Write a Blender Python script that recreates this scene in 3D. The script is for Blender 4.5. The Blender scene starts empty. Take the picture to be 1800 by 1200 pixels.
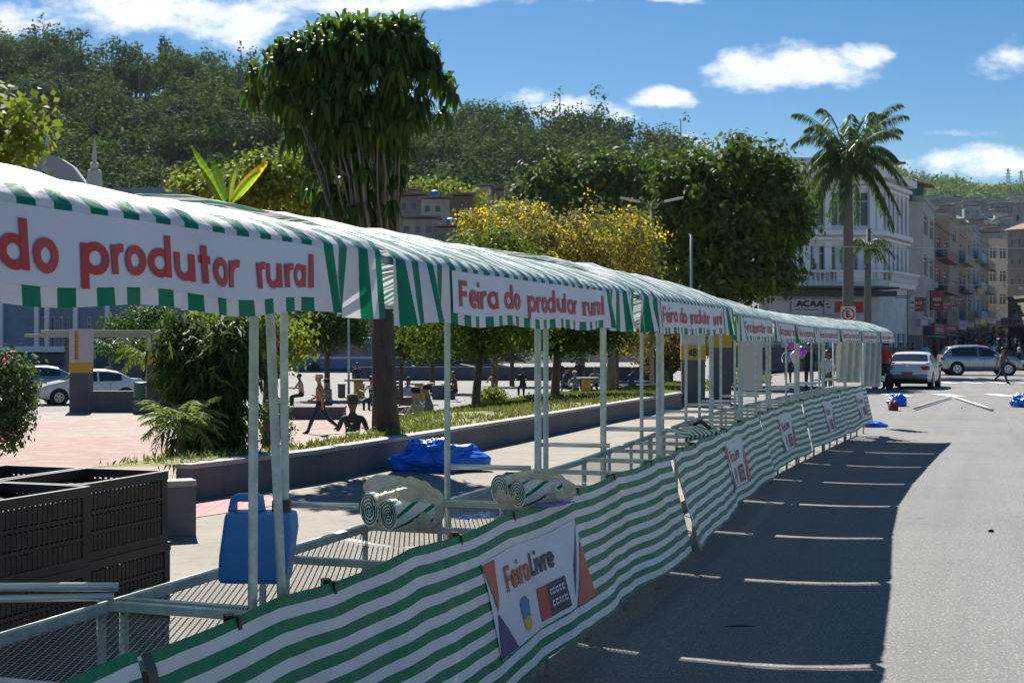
import bpy, bmesh, math, random
import numpy as np
from mathutils import Vector, Matrix, noise
R = math.radians
random.seed(7); RNG = np.random.default_rng(7)
scene = bpy.context.scene
COL = scene.collection

# ------------------------------------------------------------ camera, sky, sun
F = 2400.0            # focal length in photo pixels (photo 1800 wide)
E = 1.85              # eye height
cam_d = bpy.data.cameras.new("camera"); cam = bpy.data.objects.new("camera", cam_d); COL.objects.link(cam)
cam.location = (0, 0, E); cam.rotation_euler = (R(90), 0, 0)
cam_d.sensor_width = 36; cam_d.lens = 48; cam_d.clip_end = 5000; cam_d.clip_start = 0.05
scene.camera = cam
SUN_AZ, SUN_EL = R(-15), R(45)          # azimuth from +Y towards +X
sunv = Vector((math.sin(SUN_AZ)*math.cos(SUN_EL), math.cos(SUN_AZ)*math.cos(SUN_EL), math.sin(SUN_EL)))
sd = bpy.data.lights.new("sun", 'SUN'); sd.energy = 4.4; sd.angle = R(0.5); sd.color = (1.0, 0.95, 0.87)
so = bpy.data.objects.new("sun", sd); COL.objects.link(so)
so.rotation_euler = (-sunv).to_track_quat('-Z', 'Y').to_euler()

scene.view_settings.view_transform = 'Standard'
scene.view_settings.look = 'None'
scene.view_settings.exposure = 1.12
scene.view_settings.gamma = 1.0
scene.render.engine = 'CYCLES'
scene.cycles.transparent_max_bounces = 24

world = bpy.data.worlds.new("World"); scene.world = world; world.use_nodes = True

class NT:
    """small node-tree helper"""
    def __init__(s, tree): s.t = tree; s.n = tree.nodes; s.l = tree.links
    def new(s, typ, **kw):
        n = s.n.new(typ)
        for k, v in kw.items(): setattr(n, k, v)
        return n
    def put(s, sock, v):
        if isinstance(v, bpy.types.NodeSocket): s.l.new(v, sock)
        elif v is not None: sock.default_value = v
    def m(s, op, a, b=None, c=None, clamp=False):
        n = s.new('ShaderNodeMath', operation=op); n.use_clamp = clamp
        s.put(n.inputs[0], a); s.put(n.inputs[1], b)
        if c is not None: s.put(n.inputs[2], c)
        return n.outputs[0]
    def mix(s, f, a, b, blend='MIX'):
        n = s.new('ShaderNodeMix', data_type='RGBA', blend_type=blend)
        s.put(n.inputs[0], f); s.put(n.inputs[6], c4(a)); s.put(n.inputs[7], c4(b)); return n.outputs[2]
    def noise(s, vec, scale, detail=4, rough=.55, out=0, dist=0):
        n = s.new('ShaderNodeTexNoise'); s.put(n.inputs['Vector'], vec)
        n.inputs['Scale'].default_value = scale; n.inputs['Detail'].default_value = detail; n.inputs['Roughness'].default_value = rough
        n.inputs['Distortion'].default_value = dist
        return n.outputs[out]
    def ramp(s, f, stops, interp='LINEAR'):
        n = s.new('ShaderNodeValToRGB'); s.put(n.inputs[0], f); cr = n.color_ramp; cr.interpolation = interp
        while len(cr.elements) > 1: cr.elements.remove(cr.elements[-1])
        cr.elements[0].position = stops[0][0]; cr.elements[0].color = c4(stops[0][1])
        for p, c in stops[1:]:
            e = cr.elements.new(p); e.color = c4(c)
        return n.outputs[0]
    def sep(s, v):
        n = s.new('ShaderNodeSeparateXYZ'); s.put(n.inputs[0], v); return n.outputs
    def com(s, x, y, z=0.0):
        n = s.new('ShaderNodeCombineXYZ'); s.put(n.inputs[0], x); s.put(n.inputs[1], y); s.put(n.inputs[2], z); return n.outputs[0]
    def coord(s, which='Object'): return s.new('ShaderNodeTexCoord').outputs[which]
    def mapr(s, v, a, b, c=0.0, d=1.0, kind='LINEAR'):
        n = s.new('ShaderNodeMapRange'); n.interpolation_type = kind
        s.put(n.inputs[0], v); n.inputs[1].default_value = a; n.inputs[2].default_value = b
        n.inputs[3].default_value = c; n.inputs[4].default_value = d; return n.outputs[0]
    def vm(s, op, a, b):
        n = s.new('ShaderNodeVectorMath', operation=op); s.put(n.inputs[0], a); s.put(n.inputs[1], b); return n.outputs[0]

def c4(c):
    if isinstance(c, bpy.types.NodeSocket) or c is None: return c
    if isinstance(c, (int, float)): return (c, c, c, 1)
    return tuple(c) if len(c) == 4 else (c[0], c[1], c[2], 1)

def build_world():
    t = NT(world.node_tree); t.n.clear()
    out = t.new('ShaderNodeOutputWorld'); bg = t.new('ShaderNodeBackground')
    sky = t.new('ShaderNodeTexSky', sky_type='NISHITA'); sky.sun_disc = False
    sky.sun_elevation = SUN_EL; sky.sun_rotation = SUN_AZ; sky.altitude = 700; sky.air_density = 1.0; sky.dust_density = 0.35; sky.ozone_density = 2.2
    v = t.coord('Generated')
    x, y, z = t.sep(v)
    front = t.m('GREATER_THAN', y, 0.02)
    ys = t.m('MAXIMUM', y, 0.02)
    u = t.m('DIVIDE', x, ys); w = t.m('DIVIDE', z, ys)
    # cloud clusters given as world directions (tangent of azimuth, tangent of elevation) and half sizes
    uv = t.com(u, w)
    warp = t.noise(t.com(t.m('MULTIPLY', u, 9.0), t.m('MULTIPLY', w, 16.0)), 1.0, 7, .62, out=1)
    wx, wy, _ = t.sep(warp)
    uu = t.m('ADD', u, t.m('MULTIPLY', t.m('SUBTRACT', wx, .5), .055))
    ww = t.m('ADD', w, t.m('MULTIPLY', t.m('SUBTRACT', wy, .5), .032))
    clouds = [(1400,118,165,50,1),(1500,95,60,34,1),(1320,105,70,32,.9),(1160,166,82,26,1),(1010,190,110,34,.9),(930,165,70,22,.55),(1070,205,60,22,.7),
              (1735,292,150,36,1.),(1560,290,70,14,.5),(1235,245,60,18,.7),(1775,105,80,36,.55),(30,34,130,40,.85),(230,12,180,60,1),(420,26,200,62,1),
              (620,2,200,34,.9),(800,0,180,26,.85),(980,-8,120,20,.5),(1180,-4,80,16,.9),(1650,245,120,10,.25),(120,-60,400,50,1),(700,-90,500,40,1),(-300,100,260,60,.8),(2150,220,260,60,.8)]
    tot = None
    for (px, py, a, b, st) in clouds:
        du = t.m('DIVIDE', t.m('SUBTRACT', uu, (px-900)/F), a/F); dw = t.m('DIVIDE', t.m('SUBTRACT', ww, (600-py)/F), b/F)
        q = t.m('SUBTRACT', 1.0, t.m('ADD', t.m('MULTIPLY', du, du), t.m('MULTIPLY', dw, dw)))
        q = t.m('MULTIPLY', q, st)
        tot = q if tot is None else t.m('MAXIMUM', tot, q)
    n1 = t.noise(t.com(t.m('MULTIPLY', u, 1.0), t.m('MULTIPLY', w, 1.8)), 22.0, 9, .66)
    n2 = t.noise(t.com(t.m('MULTIPLY', u, 1.0), t.m('MULTIPLY', w, 2.2)), 60.0, 6, .6)
    dens = t.m('ADD', tot, t.m('MULTIPLY', t.m('SUBTRACT', n1, .52), 2.6))
    dens = t.m('ADD', dens, t.m('MULTIPLY', t.m('SUBTRACT', n2, .5), .5))
    mask = t.mapr(dens, 0.0, 1.15, 0, 1, 'SMOOTHSTEP')
    mask = t.m('MULTIPLY', mask, front)
    mask = t.m('MULTIPLY', mask, t.m('GREATER_THAN', tot, -1.6))
    # cloud shade set by colour: white where thin, greyer in thick cores
    core = t.mapr(t.m('ADD', dens, t.m('MULTIPLY', t.m('SUBTRACT', n2, .5), 1.6)), .6, 1.9, 0, 1, 'SMOOTHSTEP')
    ccol = t.mix(core, (5.9, 6.0, 6.2), (3.9, 4.15, 4.6))
    hs = t.new('ShaderNodeHueSaturation'); hs.inputs['Saturation'].default_value = 1.42; hs.inputs['Value'].default_value = 0.43
    t.put(hs.inputs['Color'], sky.outputs[0])
    colr = t.mix(t.m('MULTIPLY', mask, .96), hs.outputs[0], ccol)
    t.put(bg.inputs[0], colr); bg.inputs[1].default_value = 0.095
    t.l.new(bg.outputs[0], out.inputs[0])
build_world()

# ------------------------------------------------------------ object helpers
def tag(o, label=None, cat=None, group=None, kind=None):
    if label: o['label'] = label
    if cat: o['category'] = cat
    if group: o['group'] = group
    if kind: o['kind'] = kind
    return o
def empty(name, loc=(0, 0, 0), rz=0, label=None, cat=None, group=None, parent=None):
    o = bpy.data.objects.new(name, None); COL.objects.link(o); o.location = loc; o.rotation_euler = (0, 0, rz)
    o.empty_display_size = .2
    if parent: o.parent = parent
    return tag(o, label, cat, group)
def link(name, me, mats, parent=None, smooth=False):
    for m_ in (mats if isinstance(mats, (list, tuple)) else [mats]): me.materials.append(m_)
    if smooth: me.polygons.foreach_set('use_smooth', [True]*len(me.polygons))
    o = bpy.data.objects.new(name, me); COL.objects.link(o)
    if parent: o.parent = parent
    return o
def dup(o, loc=None, rz=None, label=None, scale=None):
    def rec(a, par):
        c = a.copy(); COL.objects.link(c)
        if par is not None: c.parent = par
        for ch in a.children: rec(ch, c)
        return c
    c = rec(o, None)
    if loc is not None: c.location = loc
    if rz is not None: c.rotation_euler = (0, 0, rz)
    if scale is not None: c.scale = (scale,)*3 if isinstance(scale, (int, float)) else scale
    if label: c['label'] = label
    return c

class MB:
    def __init__(s): s.v = []; s.f = []; s.mi = []; s.uv = []; s.cur = 0
    def face(s, idx, uv=None): s.f.append(tuple(idx)); s.mi.append(s.cur); s.uv.append(uv)
    def quad(s, a, b, c, d, uv=None):
        n = len(s.v); s.v += [tuple(a), tuple(b), tuple(c), tuple(d)]; s.face((n, n+1, n+2, n+3), uv); return s
    def tri(s, a, b, c):
        n = len(s.v); s.v += [tuple(a), tuple(b), tuple(c)]; s.face((n, n+1, n+2)); return s
    def box(s, c, size, rz=0, m=None):
        n = len(s.v); hx, hy, hz = [q/2 for q in size]; cz, sz = math.cos(rz), math.sin(rz)
        for dz in (-hz, hz):
            for dx, dy in ((-hx, -hy), (hx, -hy), (hx, hy), (-hx, hy)):
                s.v.append((c[0]+dx*cz-dy*sz, c[1]+dx*sz+dy*cz, c[2]+dz))
        for q in ((0, 3, 2, 1), (4, 5, 6, 7), (0, 1, 5, 4), (1, 2, 6, 5), (2, 3, 7, 6), (3, 0, 4, 7)):
            s.face([n+k for k in q])
        return s
    def bar(s, p0, p1, w, h=None, up=(0, 0, 1)):
        """box beam between two points"""
        h = h or w; p0 = Vector(p0); p1 = Vector(p1); d = (p1-p0).normalized(); u = Vector(up)
        if abs(d.dot(u)) > .98: u = Vector((1, 0, 0))
        a = d.cross(u).normalized()*(w/2); b = a.cross(d).normalized()*(h/2); n = len(s.v)
        for p in (p0, p1):
            for q in (-a-b, a-b, a+b, -a+b): s.v.append(tuple(p+q))
        for q in ((0, 1, 2, 3), (7, 6, 5, 4), (0, 4, 5, 1), (1, 5, 6, 2), (2, 6, 7, 3), (3, 7, 4, 0)): s.face([n+k for k in q])
        return s
    def tube(s, pts, r, n=8, cap=True, flat=None):
        pts = [Vector(p) for p in pts]; rs = r if isinstance(r, (list, tuple)) else [r]*len(pts); base = len(s.v)
        prev = None
        for i, p in enumerate(pts):
            d = (pts[min(i+1, len(pts)-1)]-pts[max(i-1, 0)])
            d = d.normalized() if d.length > 1e-9 else Vector((0, 0, 1))
            if prev is None:
                u = Vector((0, 0, 1)) if abs(d.z) < .9 else Vector((1, 0, 0))
                a = d.cross(u).normalized()
            else:
                a = (prev-d*prev.dot(d)).normalized()
            prev = a; b = d.cross(a)
            for k in range(n):
                th = 2*math.pi*k/n; s.v.append(tuple(p+(a*math.cos(th)+b*math.sin(th))*rs[i]))
        for i in range(len(pts)-1):
            for k in range(n):
                k2 = (k+1) % n; s.face((base+i*n+k, base+i*n+k2, base+(i+1)*n+k2, base+(i+1)*n+k))
        if cap:
            s.face([base+k for k in range(n)][::-1]); s.face([base+(len(pts)-1)*n+k for k in range(n)])
        return s
    def grid(s, fn, nu, nv, uvfn=None, matfn=None, flip=False):
        base = len(s.v)
        for j in range(nv+1):
            for i in range(nu+1): s.v.append(tuple(fn(i/nu, j/nv)))
        for j in range(nv):
            for i in range(nu):
                a = base+j*(nu+1)+i; q = [a, a+1, a+nu+2, a+nu+1]; uvs = None
                if uvfn: uvs = [uvfn(i/nu, j/nv), uvfn((i+1)/nu, j/nv), uvfn((i+1)/nu, (j+1)/nv), uvfn(i/nu, (j+1)/nv)]
                if flip: q = q[::-1]; uvs = uvs[::-1] if uvs else None
                if matfn: s.cur = matfn(i, j)
                s.face(q, uvs)
        return s
    def lathe(s, prof, c=(0, 0, 0), n=16):
        base = len(s.v)
        for (r, z) in prof:
            for k in range(n):
                th = 2*math.pi*k/n; s.v.append((c[0]+r*math.cos(th), c[1]+r*math.sin(th), c[2]+z))
        for i in range(len(prof)-1):
            for k in range(n):
                k2 = (k+1) % n; s.face((base+i*n+k, base+i*n+k2, base+(i+1)*n+k2, base+(i+1)*n+k))
        s.face([base+k for k in range(n)][::-1]); s.face([base+(len(prof)-1)*n+k for k in range(n)])
        return s
    def prism(s, poly, axis_o, ax, ay, az, t):
        """extrude a 2D polygon: point = o + x*ax + y*ay, thickness t along az"""
        o = Vector(axis_o); ax, ay, az = Vector(ax), Vector(ay), Vector(az); n = len(s.v); k = len(poly)
        for tt in (-t/2, t/2):
            for (x, y) in poly: s.v.append(tuple(o+ax*x+ay*y+az*tt))
        s.face([n+i for i in range(k)][::-1]); s.face([n+k+i for i in range(k)])
        for i in range(k): j = (i+1) % k; s.face((n+i, n+j, n+k+j, n+k+i))
        return s
    def mesh(s, name):
        me = bpy.data.meshes.new(name); me.from_pydata(s.v, [], s.f); me.polygons.foreach_set('material_index', s.mi)
        if any(u is not None for u in s.uv):
            uvl = me.uv_layers.new(name='UVMap'); li = 0; data = []
            for f, u in zip(s.f, s.uv):
                for k in range(len(f)): data += list(u[k]) if u else [0, 0]
            uvl.data.foreach_set('uv', data)
        me.update(); return me
    def build(s, name, mats, parent=None, smooth=False, loc=None, bevel=0):
        me = s.mesh(name)
        if bevel:
            bm = bmesh.new(); bm.from_mesh(me)
            bmesh.ops.remove_doubles(bm, verts=bm.verts, dist=1e-5)
            bmesh.ops.bevel(bm, geom=[e for e in bm.edges if len(e.link_faces) == 2 and e.calc_face_angle(0) > .5], offset=bevel, segments=2, affect='EDGES', profile=.6)
            bm.to_mesh(me); bm.free()
        o = link(name, me, mats, parent, smooth)
        if loc is not None: o.location = loc
        return o

def quads_mesh(name, verts, mats, parent=None, mi=None):
    """verts: (N,4,3) numpy -> one quad each"""
    n = len(verts); me = bpy.data.meshes.new(name)
    me.vertices.add(4*n); me.vertices.foreach_set('co', verts.reshape(-1).astype(np.float32))
    me.loops.add(4*n); me.loops.foreach_set('vertex_index', np.arange(4*n, dtype=np.int32))
    me.polygons.add(n); me.polygons.foreach_set('loop_start', np.arange(0, 4*n, 4, dtype=np.int32))
    if mi is not None: me.polygons.foreach_set('material_index', mi.astype(np.int32))
    me.update(calc_edges=True)
    return link(name, me, mats, parent)
def norm(a): return a/np.maximum(np.linalg.norm(a, axis=-1, keepdims=True), 1e-9)
def diamonds(c, d, L, W, rng=RNG, droop=0.0, nrm=None, k=.75):
    """leaf quads at c pointing along d; nrm: direction the blades tend to face"""
    n = len(c); d = norm(d); r = rng.normal(size=(n, 3))
    if nrm is not None:
        r = norm(norm(nrm)*k+norm(r)*(1-k)); d = norm(d-r*np.sum(d*r, -1, keepdims=True)*.9)
    s = norm(np.cross(d, r)); L = np.asarray(L).reshape(-1, 1)*np.ones((n, 1)); W = np.asarray(W).reshape(-1, 1)*np.ones((n, 1))
    up = np.cross(s, d)
    tip = c+d*L; tip[:, 2] -= (L[:, 0]*droop)
    mid = c+d*L*.45+up*L*.06
    return np.stack([c, mid+s*W*.5, tip, mid-s*W*.5], axis=1)

# ------------------------------------------------------------ materials
MATS = {}
def mat(name, col=(.5, .5, .5), rough=.6, metal=0, spec=.5, bump=0, bscale=30, var=0, vscale=6, emit=None, trans=0, alpha=1, coat=0):
    if name in MATS: return MATS[name]
    m_ = bpy.data.materials.new(name); m_.use_nodes = True; t = NT(m_.node_tree); b = t.n['Principled BSDF']
    b.inputs['Roughness'].default_value = rough; b.inputs['Metallic'].default_value = metal; b.inputs['Specular IOR Level'].default_value = spec
    if coat: b.inputs['Coat Weight'].default_value = coat; b.inputs['Coat Roughness'].default_value = .08
    co = t.coord('Object')
    if var:
        n = t.noise(co, vscale, 5, .6)
        lo = tuple(q*(1-var) for q in col); hi = tuple(min(1, q*(1+var)) for q in col)
        t.put(b.inputs['Base Color'], t.ramp(n, [(.3, lo), (.7, hi)]))
    else: b.inputs['Base Color'].default_value = c4(col)
    if bump:
        n = t.noise(co, bscale, 5, .6); bp = t.new('ShaderNodeBump'); bp.inputs['Strength'].default_value = bump; bp.inputs['Distance'].default_value = .02
        t.put(bp.inputs['Height'], n); t.put(b.inputs['Normal'], bp.outputs[0])
    if trans: b.inputs['Transmission Weight'].default_value = trans
    if emit: b.inputs['Emission Color'].default_value = c4(emit[0]); b.inputs['Emission Strength'].default_value = emit[1]
    if alpha < 1: b.inputs['Alpha'].default_value = alpha
    MATS[name] = m_; return m_

def leafmat(name, a, b, rough=.6, transl=.42, scale=.6, c=None, cthr=.93, spec=.16):
    """foliage: two leaf greens mixed per leaf and in patches, part translucent; optional third colour on a few leaves"""
    if name in MATS: return MATS[name]
    a = tuple(q*1.25 for q in a); b = tuple(q*1.25 for q in b)
    m_ = bpy.data.materials.new(name); m_.use_nodes = True; t = NT(m_.node_tree); t.n.clear()
    out = t.new('ShaderNodeOutputMaterial'); p = t.new('ShaderNodeBsdfPrincipled'); tr = t.new('ShaderNodeBsdfTranslucent'); mx = t.new('ShaderNodeMixShader')
    g = t.new('ShaderNodeNewGeometry'); n = t.noise(t.coord('Object'), scale, 3, .6)
    f = t.m('ADD', t.m('MULTIPLY', g.outputs['Random Per Island'], .55), t.mapr(n, .3, .7, 0, .45))
    colr = t.mix(f, a, b)
    if c is not None: colr = t.mix(t.m('GREATER_THAN', g.outputs['Random Per Island'], cthr), colr, c)
    t.put(p.inputs['Base Color'], colr); p.inputs['Roughness'].default_value = rough; p.inputs['Specular IOR Level'].default_value = spec
    t.put(tr.inputs[0], t.mix(.5, colr, (a[0]*1.6, a[1]*1.6, a[2]*.6), 'MIX')); mx.inputs[0].default_value = transl
    t.l.new(p.outputs[0], mx.inputs[1]); t.l.new(tr.outputs[0], mx.inputs[2]); t.l.new(mx.outputs[0], out.inputs[0])
    MATS[name] = m_; return m_

GREEN = (.0, .215, .100); WHITE = (.84, .81, .85)
def stripemat(name, period, axis=0, duty=.5, rough=.38, transl=.18, stops=None, phase=0.0, wrinkle=.35, spec=.3, coat=0):
    """woven plastic tarp with green and white stripes along a UV axis"""
    m_ = bpy.data.materials.new(name); m_.use_nodes = True; t = NT(m_.node_tree); t.n.clear()
    out = t.new('ShaderNodeOutputMaterial'); p = t.new('ShaderNodeBsdfPrincipled'); tr = t.new('ShaderNodeBsdfTranslucent'); mx = t.new('ShaderNodeMixShader')
    uv = t.coord('UV'); s = t.sep(uv)
    wob = t.m('MULTIPLY', t.m('SUBTRACT', t.noise(uv, 2.0, 2), .5), period*.25)
    x = t.m('ADD', s[axis], wob)
    fr = t.m('FRACT', t.m('ADD', t.m('DIVIDE', x, period), phase))
    st = t.m('GREATER_THAN', fr, duty)
    dirt = t.mapr(t.noise(uv, 3.0, 6, .65), .3, .75, 0.82, 1.04)
    colr = t.mix(st, GREEN, WHITE)
    colr = t.mix(1.0, colr, t.com(dirt, dirt, dirt), 'MULTIPLY')
    t.put(p.inputs['Base Color'], colr); p.inputs['Roughness'].default_value = rough; p.inputs['Specular IOR Level'].default_value = spec
    bp = t.new('ShaderNodeBump'); bp.inputs['Strength'].default_value = wrinkle; bp.inputs['Distance'].default_value = .03
    h = t.m('ADD', t.noise(uv, 3.5, 3, .5, dist=1.2), t.m('MULTIPLY', t.noise(uv, 14, 3, .5, dist=.8), .22))
    t.put(bp.inputs['Height'], h); t.put(p.inputs['Normal'], bp.outputs[0])
    if coat: p.inputs['Coat Weight'].default_value = coat; p.inputs['Coat IOR'].default_value = 1.9; p.inputs['Coat Roughness'].default_value = .5; t.put(p.inputs['Coat Normal'], bp.outputs[0])
    t.put(tr.inputs[0], colr); mx.inputs[0].default_value = transl
    t.l.new(p.outputs[0], mx.inputs[1]); t.l.new(tr.outputs[0], mx.inputs[2]); t.l.new(mx.outputs[0], out.inputs[0])
    MATS[name] = m_; return m_

def W(px, py, D): return Vector(((px-900)/F*D, D, E+(600-py)/F*D))
def GD(py, z=0.0): return (E-z)*F/(py-600)     # depth of a ground point seen at photo row py
# ------------------------------------------------------------ ground, road, plaza
TH = math.atan2(811, F)                       # direction of the stall row
UX, UY = math.sin(TH), math.cos(TH)           # along the row
LX, LY = -UY, UX                              # to the left of the row
def ROW(t, p, z=0.0): return Vector((t*UX+p*LX, t*UY+p*LY, z))
WALLP = [(-3.55, 15.0), (-2.45, 17.0), (-1.63, 19.2), (0.0, 23.6), (1.6, 28.2), (3.2, 32.6), (4.5, 36.2)]
WALLX = WALLP + [(21.0, 85.0), (26.0, 100.0), (40, 140), (110, 320)]
def wall_dist(x, y):
    """signed distance behind (left of) the plaza wall line; numpy"""
    pts = [(-9.0, 8.0), (-6.0, 11.5)] + WALLX
    best = np.full(x.shape, 1e9); sg = np.ones(x.shape)
    for (a, b) in zip(pts[:-1], pts[1:]):
        dx, dy = b[0]-a[0], b[1]-a[1]; L2 = dx*dx+dy*dy
        t = np.clip(((x-a[0])*dx+(y-a[1])*dy)/L2, 0, 1)
        qx, qy = a[0]+t*dx, a[1]+t*dy; d = np.hypot(x-qx, y-qy); cr = dx*(y-a[1])-dy*(x-a[0])
        m_ = d < best; best = np.where(m_, d, best); sg = np.where(m_, np.sign(cr), sg)
    return best*sg
def sst(x, a, b):
    t = np.clip((x-a)/(b-a), 0, 1); return t*t*(3-2*t)
def HH(x, y, planter=False):
    x = np.asarray(x, float); y = np.asarray(y, float); d = wall_dist(x, y)
    z = -.75*sst(d, 1, 10)*(1-.8*sst(x, -4.5, 1.5)*(1-sst(y, 42, 51)))
    z = z*(1-sst(y, 95, 120))
    z = z+.030*np.maximum(0, y-112)*sst(x, 15, 30)+.0*x
    return z
def H(x, y): return float(HH(np.array([x]), np.array([y]))[0])

def terrain_grid(name, xs, ys, dz, mats, keep=None, parent=None, kind='structure', mfun=None):
    X, Y = np.meshgrid(xs, ys); Z = HH(X, Y)+(dz(X, Y) if callable(dz) else dz)
    nx, ny = len(xs), len(ys); me = bpy.data.meshes.new(name)
    co = np.stack([X, Y, Z], -1).reshape(-1, 3)
    i = np.arange((nx-1)*(ny-1)); r = i//(nx-1); c = i % (nx-1); a = r*nx+c
    f = np.stack([a, a+1, a+nx+1, a+nx], -1)
    if keep is not None:
        k = keep((X[:-1, :-1]+X[1:, 1:])/2, (Y[:-1, :-1]+Y[1:, 1:])/2).reshape(-1); f = f[k]
    me.from_pydata(co.tolist(), [], f.tolist()); me.update()
    o = link(name, me, mats, parent, smooth=True); o['kind'] = kind; return o

def asphalt():
    m_ = bpy.data.materials.new('asphalt'); m_.use_nodes = True; t = NT(m_.node_tree); b = t.n['Principled BSDF']
    co = t.coord('Object')
    base = t.ramp(t.noise(co, .35, 5, .6), [(.3, (.128, .125, .12)), (.7, (.182, .178, .170))])
    sp = t.noise(co, 90, 2, .7); base = t.mix(t.mapr(sp, .42, .64, 0, .55), base, (.115, .112, .108))
    sp2 = t.noise(co, 55, 1, .5); base = t.mix(t.mapr(sp2, .58, .68, 0, .6), base, (.42, .40, .37))
    ax, ay, az = t.sep(co); al = t.m('ADD', t.m('MULTIPLY', ax, UX), t.m('MULTIPLY', ay, UY)); ac = t.m('SUBTRACT', t.m('MULTIPLY', ax, UY), t.m('MULTIPLY', ay, UX))
    tyre = t.noise(t.com(t.m('MULTIPLY', al, .05), t.m('MULTIPLY', ac, 1.1)), 1.6, 5, .65); base = t.mix(t.mapr(tyre, .48, .70, 0, .38), base, (.09, .088, .085)); base = t.mix(t.mapr(tyre, .30, .42, .22, 0), base, (.34, .33, .31))
    spot = t.noise(co, 2.6, 3, .4); base = t.mix(t.mapr(spot, .72, .78, 0, .5), base, (.05, .05, .05))
    st = t.noise(co, 1.3, 6, .7, dist=.6); base = t.mix(t.mapr(st, .60, .72, 0, .35), base, (.12, .12, .12))
    v = t.new('ShaderNodeTexVoronoi', feature='DISTANCE_TO_EDGE'); t.put(v.inputs['Vector'], t.vm('ADD', co, t.noise(co, 1.2, 4, .6, out=1))); v.inputs['Scale'].default_value = .22
    base = t.mix(t.mapr(v.outputs[0], .0, .004, .28, 0), base, (.07, .07, .07))
    t.put(b.inputs['Base Color'], base); b.inputs['Roughness'].default_value = .85
    bp = t.new('ShaderNodeBump'); bp.inputs['Strength'].default_value = .3; bp.inputs['Distance'].default_value = .006; t.put(bp.inputs['Height'], sp); t.put(b.inputs['Normal'], bp.outputs[0])
    return m_
def plaza_mat():
    m_ = bpy.data.materials.new('plaza_paving'); m_.use_nodes = True; t = NT(m_.node_tree); b = t.n['Principled BSDF']
    co = t.coord('Object'); x, y, z = t.sep(co)
    cx, cy = -9.6, 30.5
    dx = t.m('MULTIPLY', t.m('SUBTRACT', x, cx), 1.0); dy = t.m('MULTIPLY', t.m('SUBTRACT', y, cy), .62)
    r = t.m('SQRT', t.m('ADD', t.m('MULTIPLY', dx, dx), t.m('MULTIPLY', dy, dy)))
    r = t.m('ADD', r, t.m('MULTIPLY', t.m('SUBTRACT', t.noise(co, .5, 4), .5), .8))
    ring = t.ramp(t.m('DIVIDE', r, 14.0), [(0, (.50, .31, .27)), (.30, (.54, .33, .29)), (.36, (.52, .46, .36)), (.47, (.50, .45, .37)), (.53, (.52, .34, .30)), (.70, (.53, .38, .33)), (.76, (.50, .46, .39)), (1, (.46, .43, .38))])
    br = t.new('ShaderNodeTexBrick'); t.put(br.inputs['Vector'], co); br.inputs['Scale'].default_value = 4.5
    br.inputs['Color1'].default_value = (1, 1, 1, 1); br.inputs['Color2'].default_value = (.84, .84, .84, 1); br.inputs['Mortar'].default_value = (.62, .6, .58, 1); br.inputs['Mortar Size'].default_value = .03
    c = t.mix(1, ring, br.outputs[0], 'MULTIPLY'); c = t.mix(1, c, (.48, .37, .35), 'MULTIPLY')
    n = t.noise(co, 1.6, 7, .7); c = t.mix(t.mapr(n, .45, .75, 0, .45), c, (.38, .34, .30))
    t.put(b.inputs['Base Color'], c); b.inputs['Roughness'].default_value = .8
    return m_
def concrete(name, col, joint=0, jcol=None):
    m_ = bpy.data.materials.new(name); m_.use_nodes = True; t = NT(m_.node_tree); b = t.n['Principled BSDF']; co = t.coord('Object')
    lo = tuple(q*.78 for q in col); hi = tuple(min(1, q*1.15) for q in col)
    c = t.ramp(t.noise(co, 1.1, 7, .68), [(.3, lo), (.7, hi)])
    c = t.mix(t.mapr(t.noise(co, 40, 3, .6), .4, .7, 0, .25), c, tuple(q*.6 for q in col))
    if joint:
        br = t.new('ShaderNodeTexBrick'); t.put(br.inputs['Vector'], co); br.inputs['Scale'].default_value = joint; br.offset = 0
        br.inputs['Color1'].default_value = (1, 1, 1, 1); br.inputs['Color2'].default_value = (.9, .9, .9, 1); br.inputs['Mortar'].default_value = (.55, .55, .55, 1); br.inputs['Mortar Size'].default_value = .02
        c = t.mix(1, c, br.outputs[0], 'MULTIPLY')
    px_, py_, pz_ = t.sep(co); drip = t.noise(t.com(t.m('MULTIPLY', px_, 3.0), t.m('MULTIPLY', py_, 3.0), t.m('MULTIPLY', pz_, .35)), 2.0, 5, .7)
    c = t.mix(t.mapr(drip, .5, .72, 0, .45), c, tuple(q*.45 for q in col))
    t.put(b.inputs['Base Color'], c); b.inputs['Roughness'].default_value = .85
    bp = t.new('ShaderNodeBump'); bp.inputs['Strength'].default_value = .25; bp.inputs['Distance'].default_value = .01
    t.put(bp.inputs['Height'], t.noise(co, 60, 4, .6)); t.put(b.inputs['Normal'], bp.outputs[0])
    MATS[name] = m_; return m_
M_ASPH = asphalt()
M_SIDE = concrete('sidewalk_concrete', (.24, .213, .172))
M_WALL = concrete('wall_concrete', (.155, .15, .16))
M_CAP = concrete('wall_cap', (.42, .40, .37))
M_PINK = concrete('pink_paving', (.50, .25, .24), joint=2.4)
xs = np.concatenate([np.linspace(-600, -70, 20), np.linspace(-60, 70, 131), np.linspace(80, 900, 24)])
ys = np.concatenate([np.linspace(-40, -6, 8), np.linspace(-4, 130, 135), np.linspace(135, 1500, 50)])
terrain_grid('ground', xs, ys, -.02, [M_ASPH])
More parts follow.
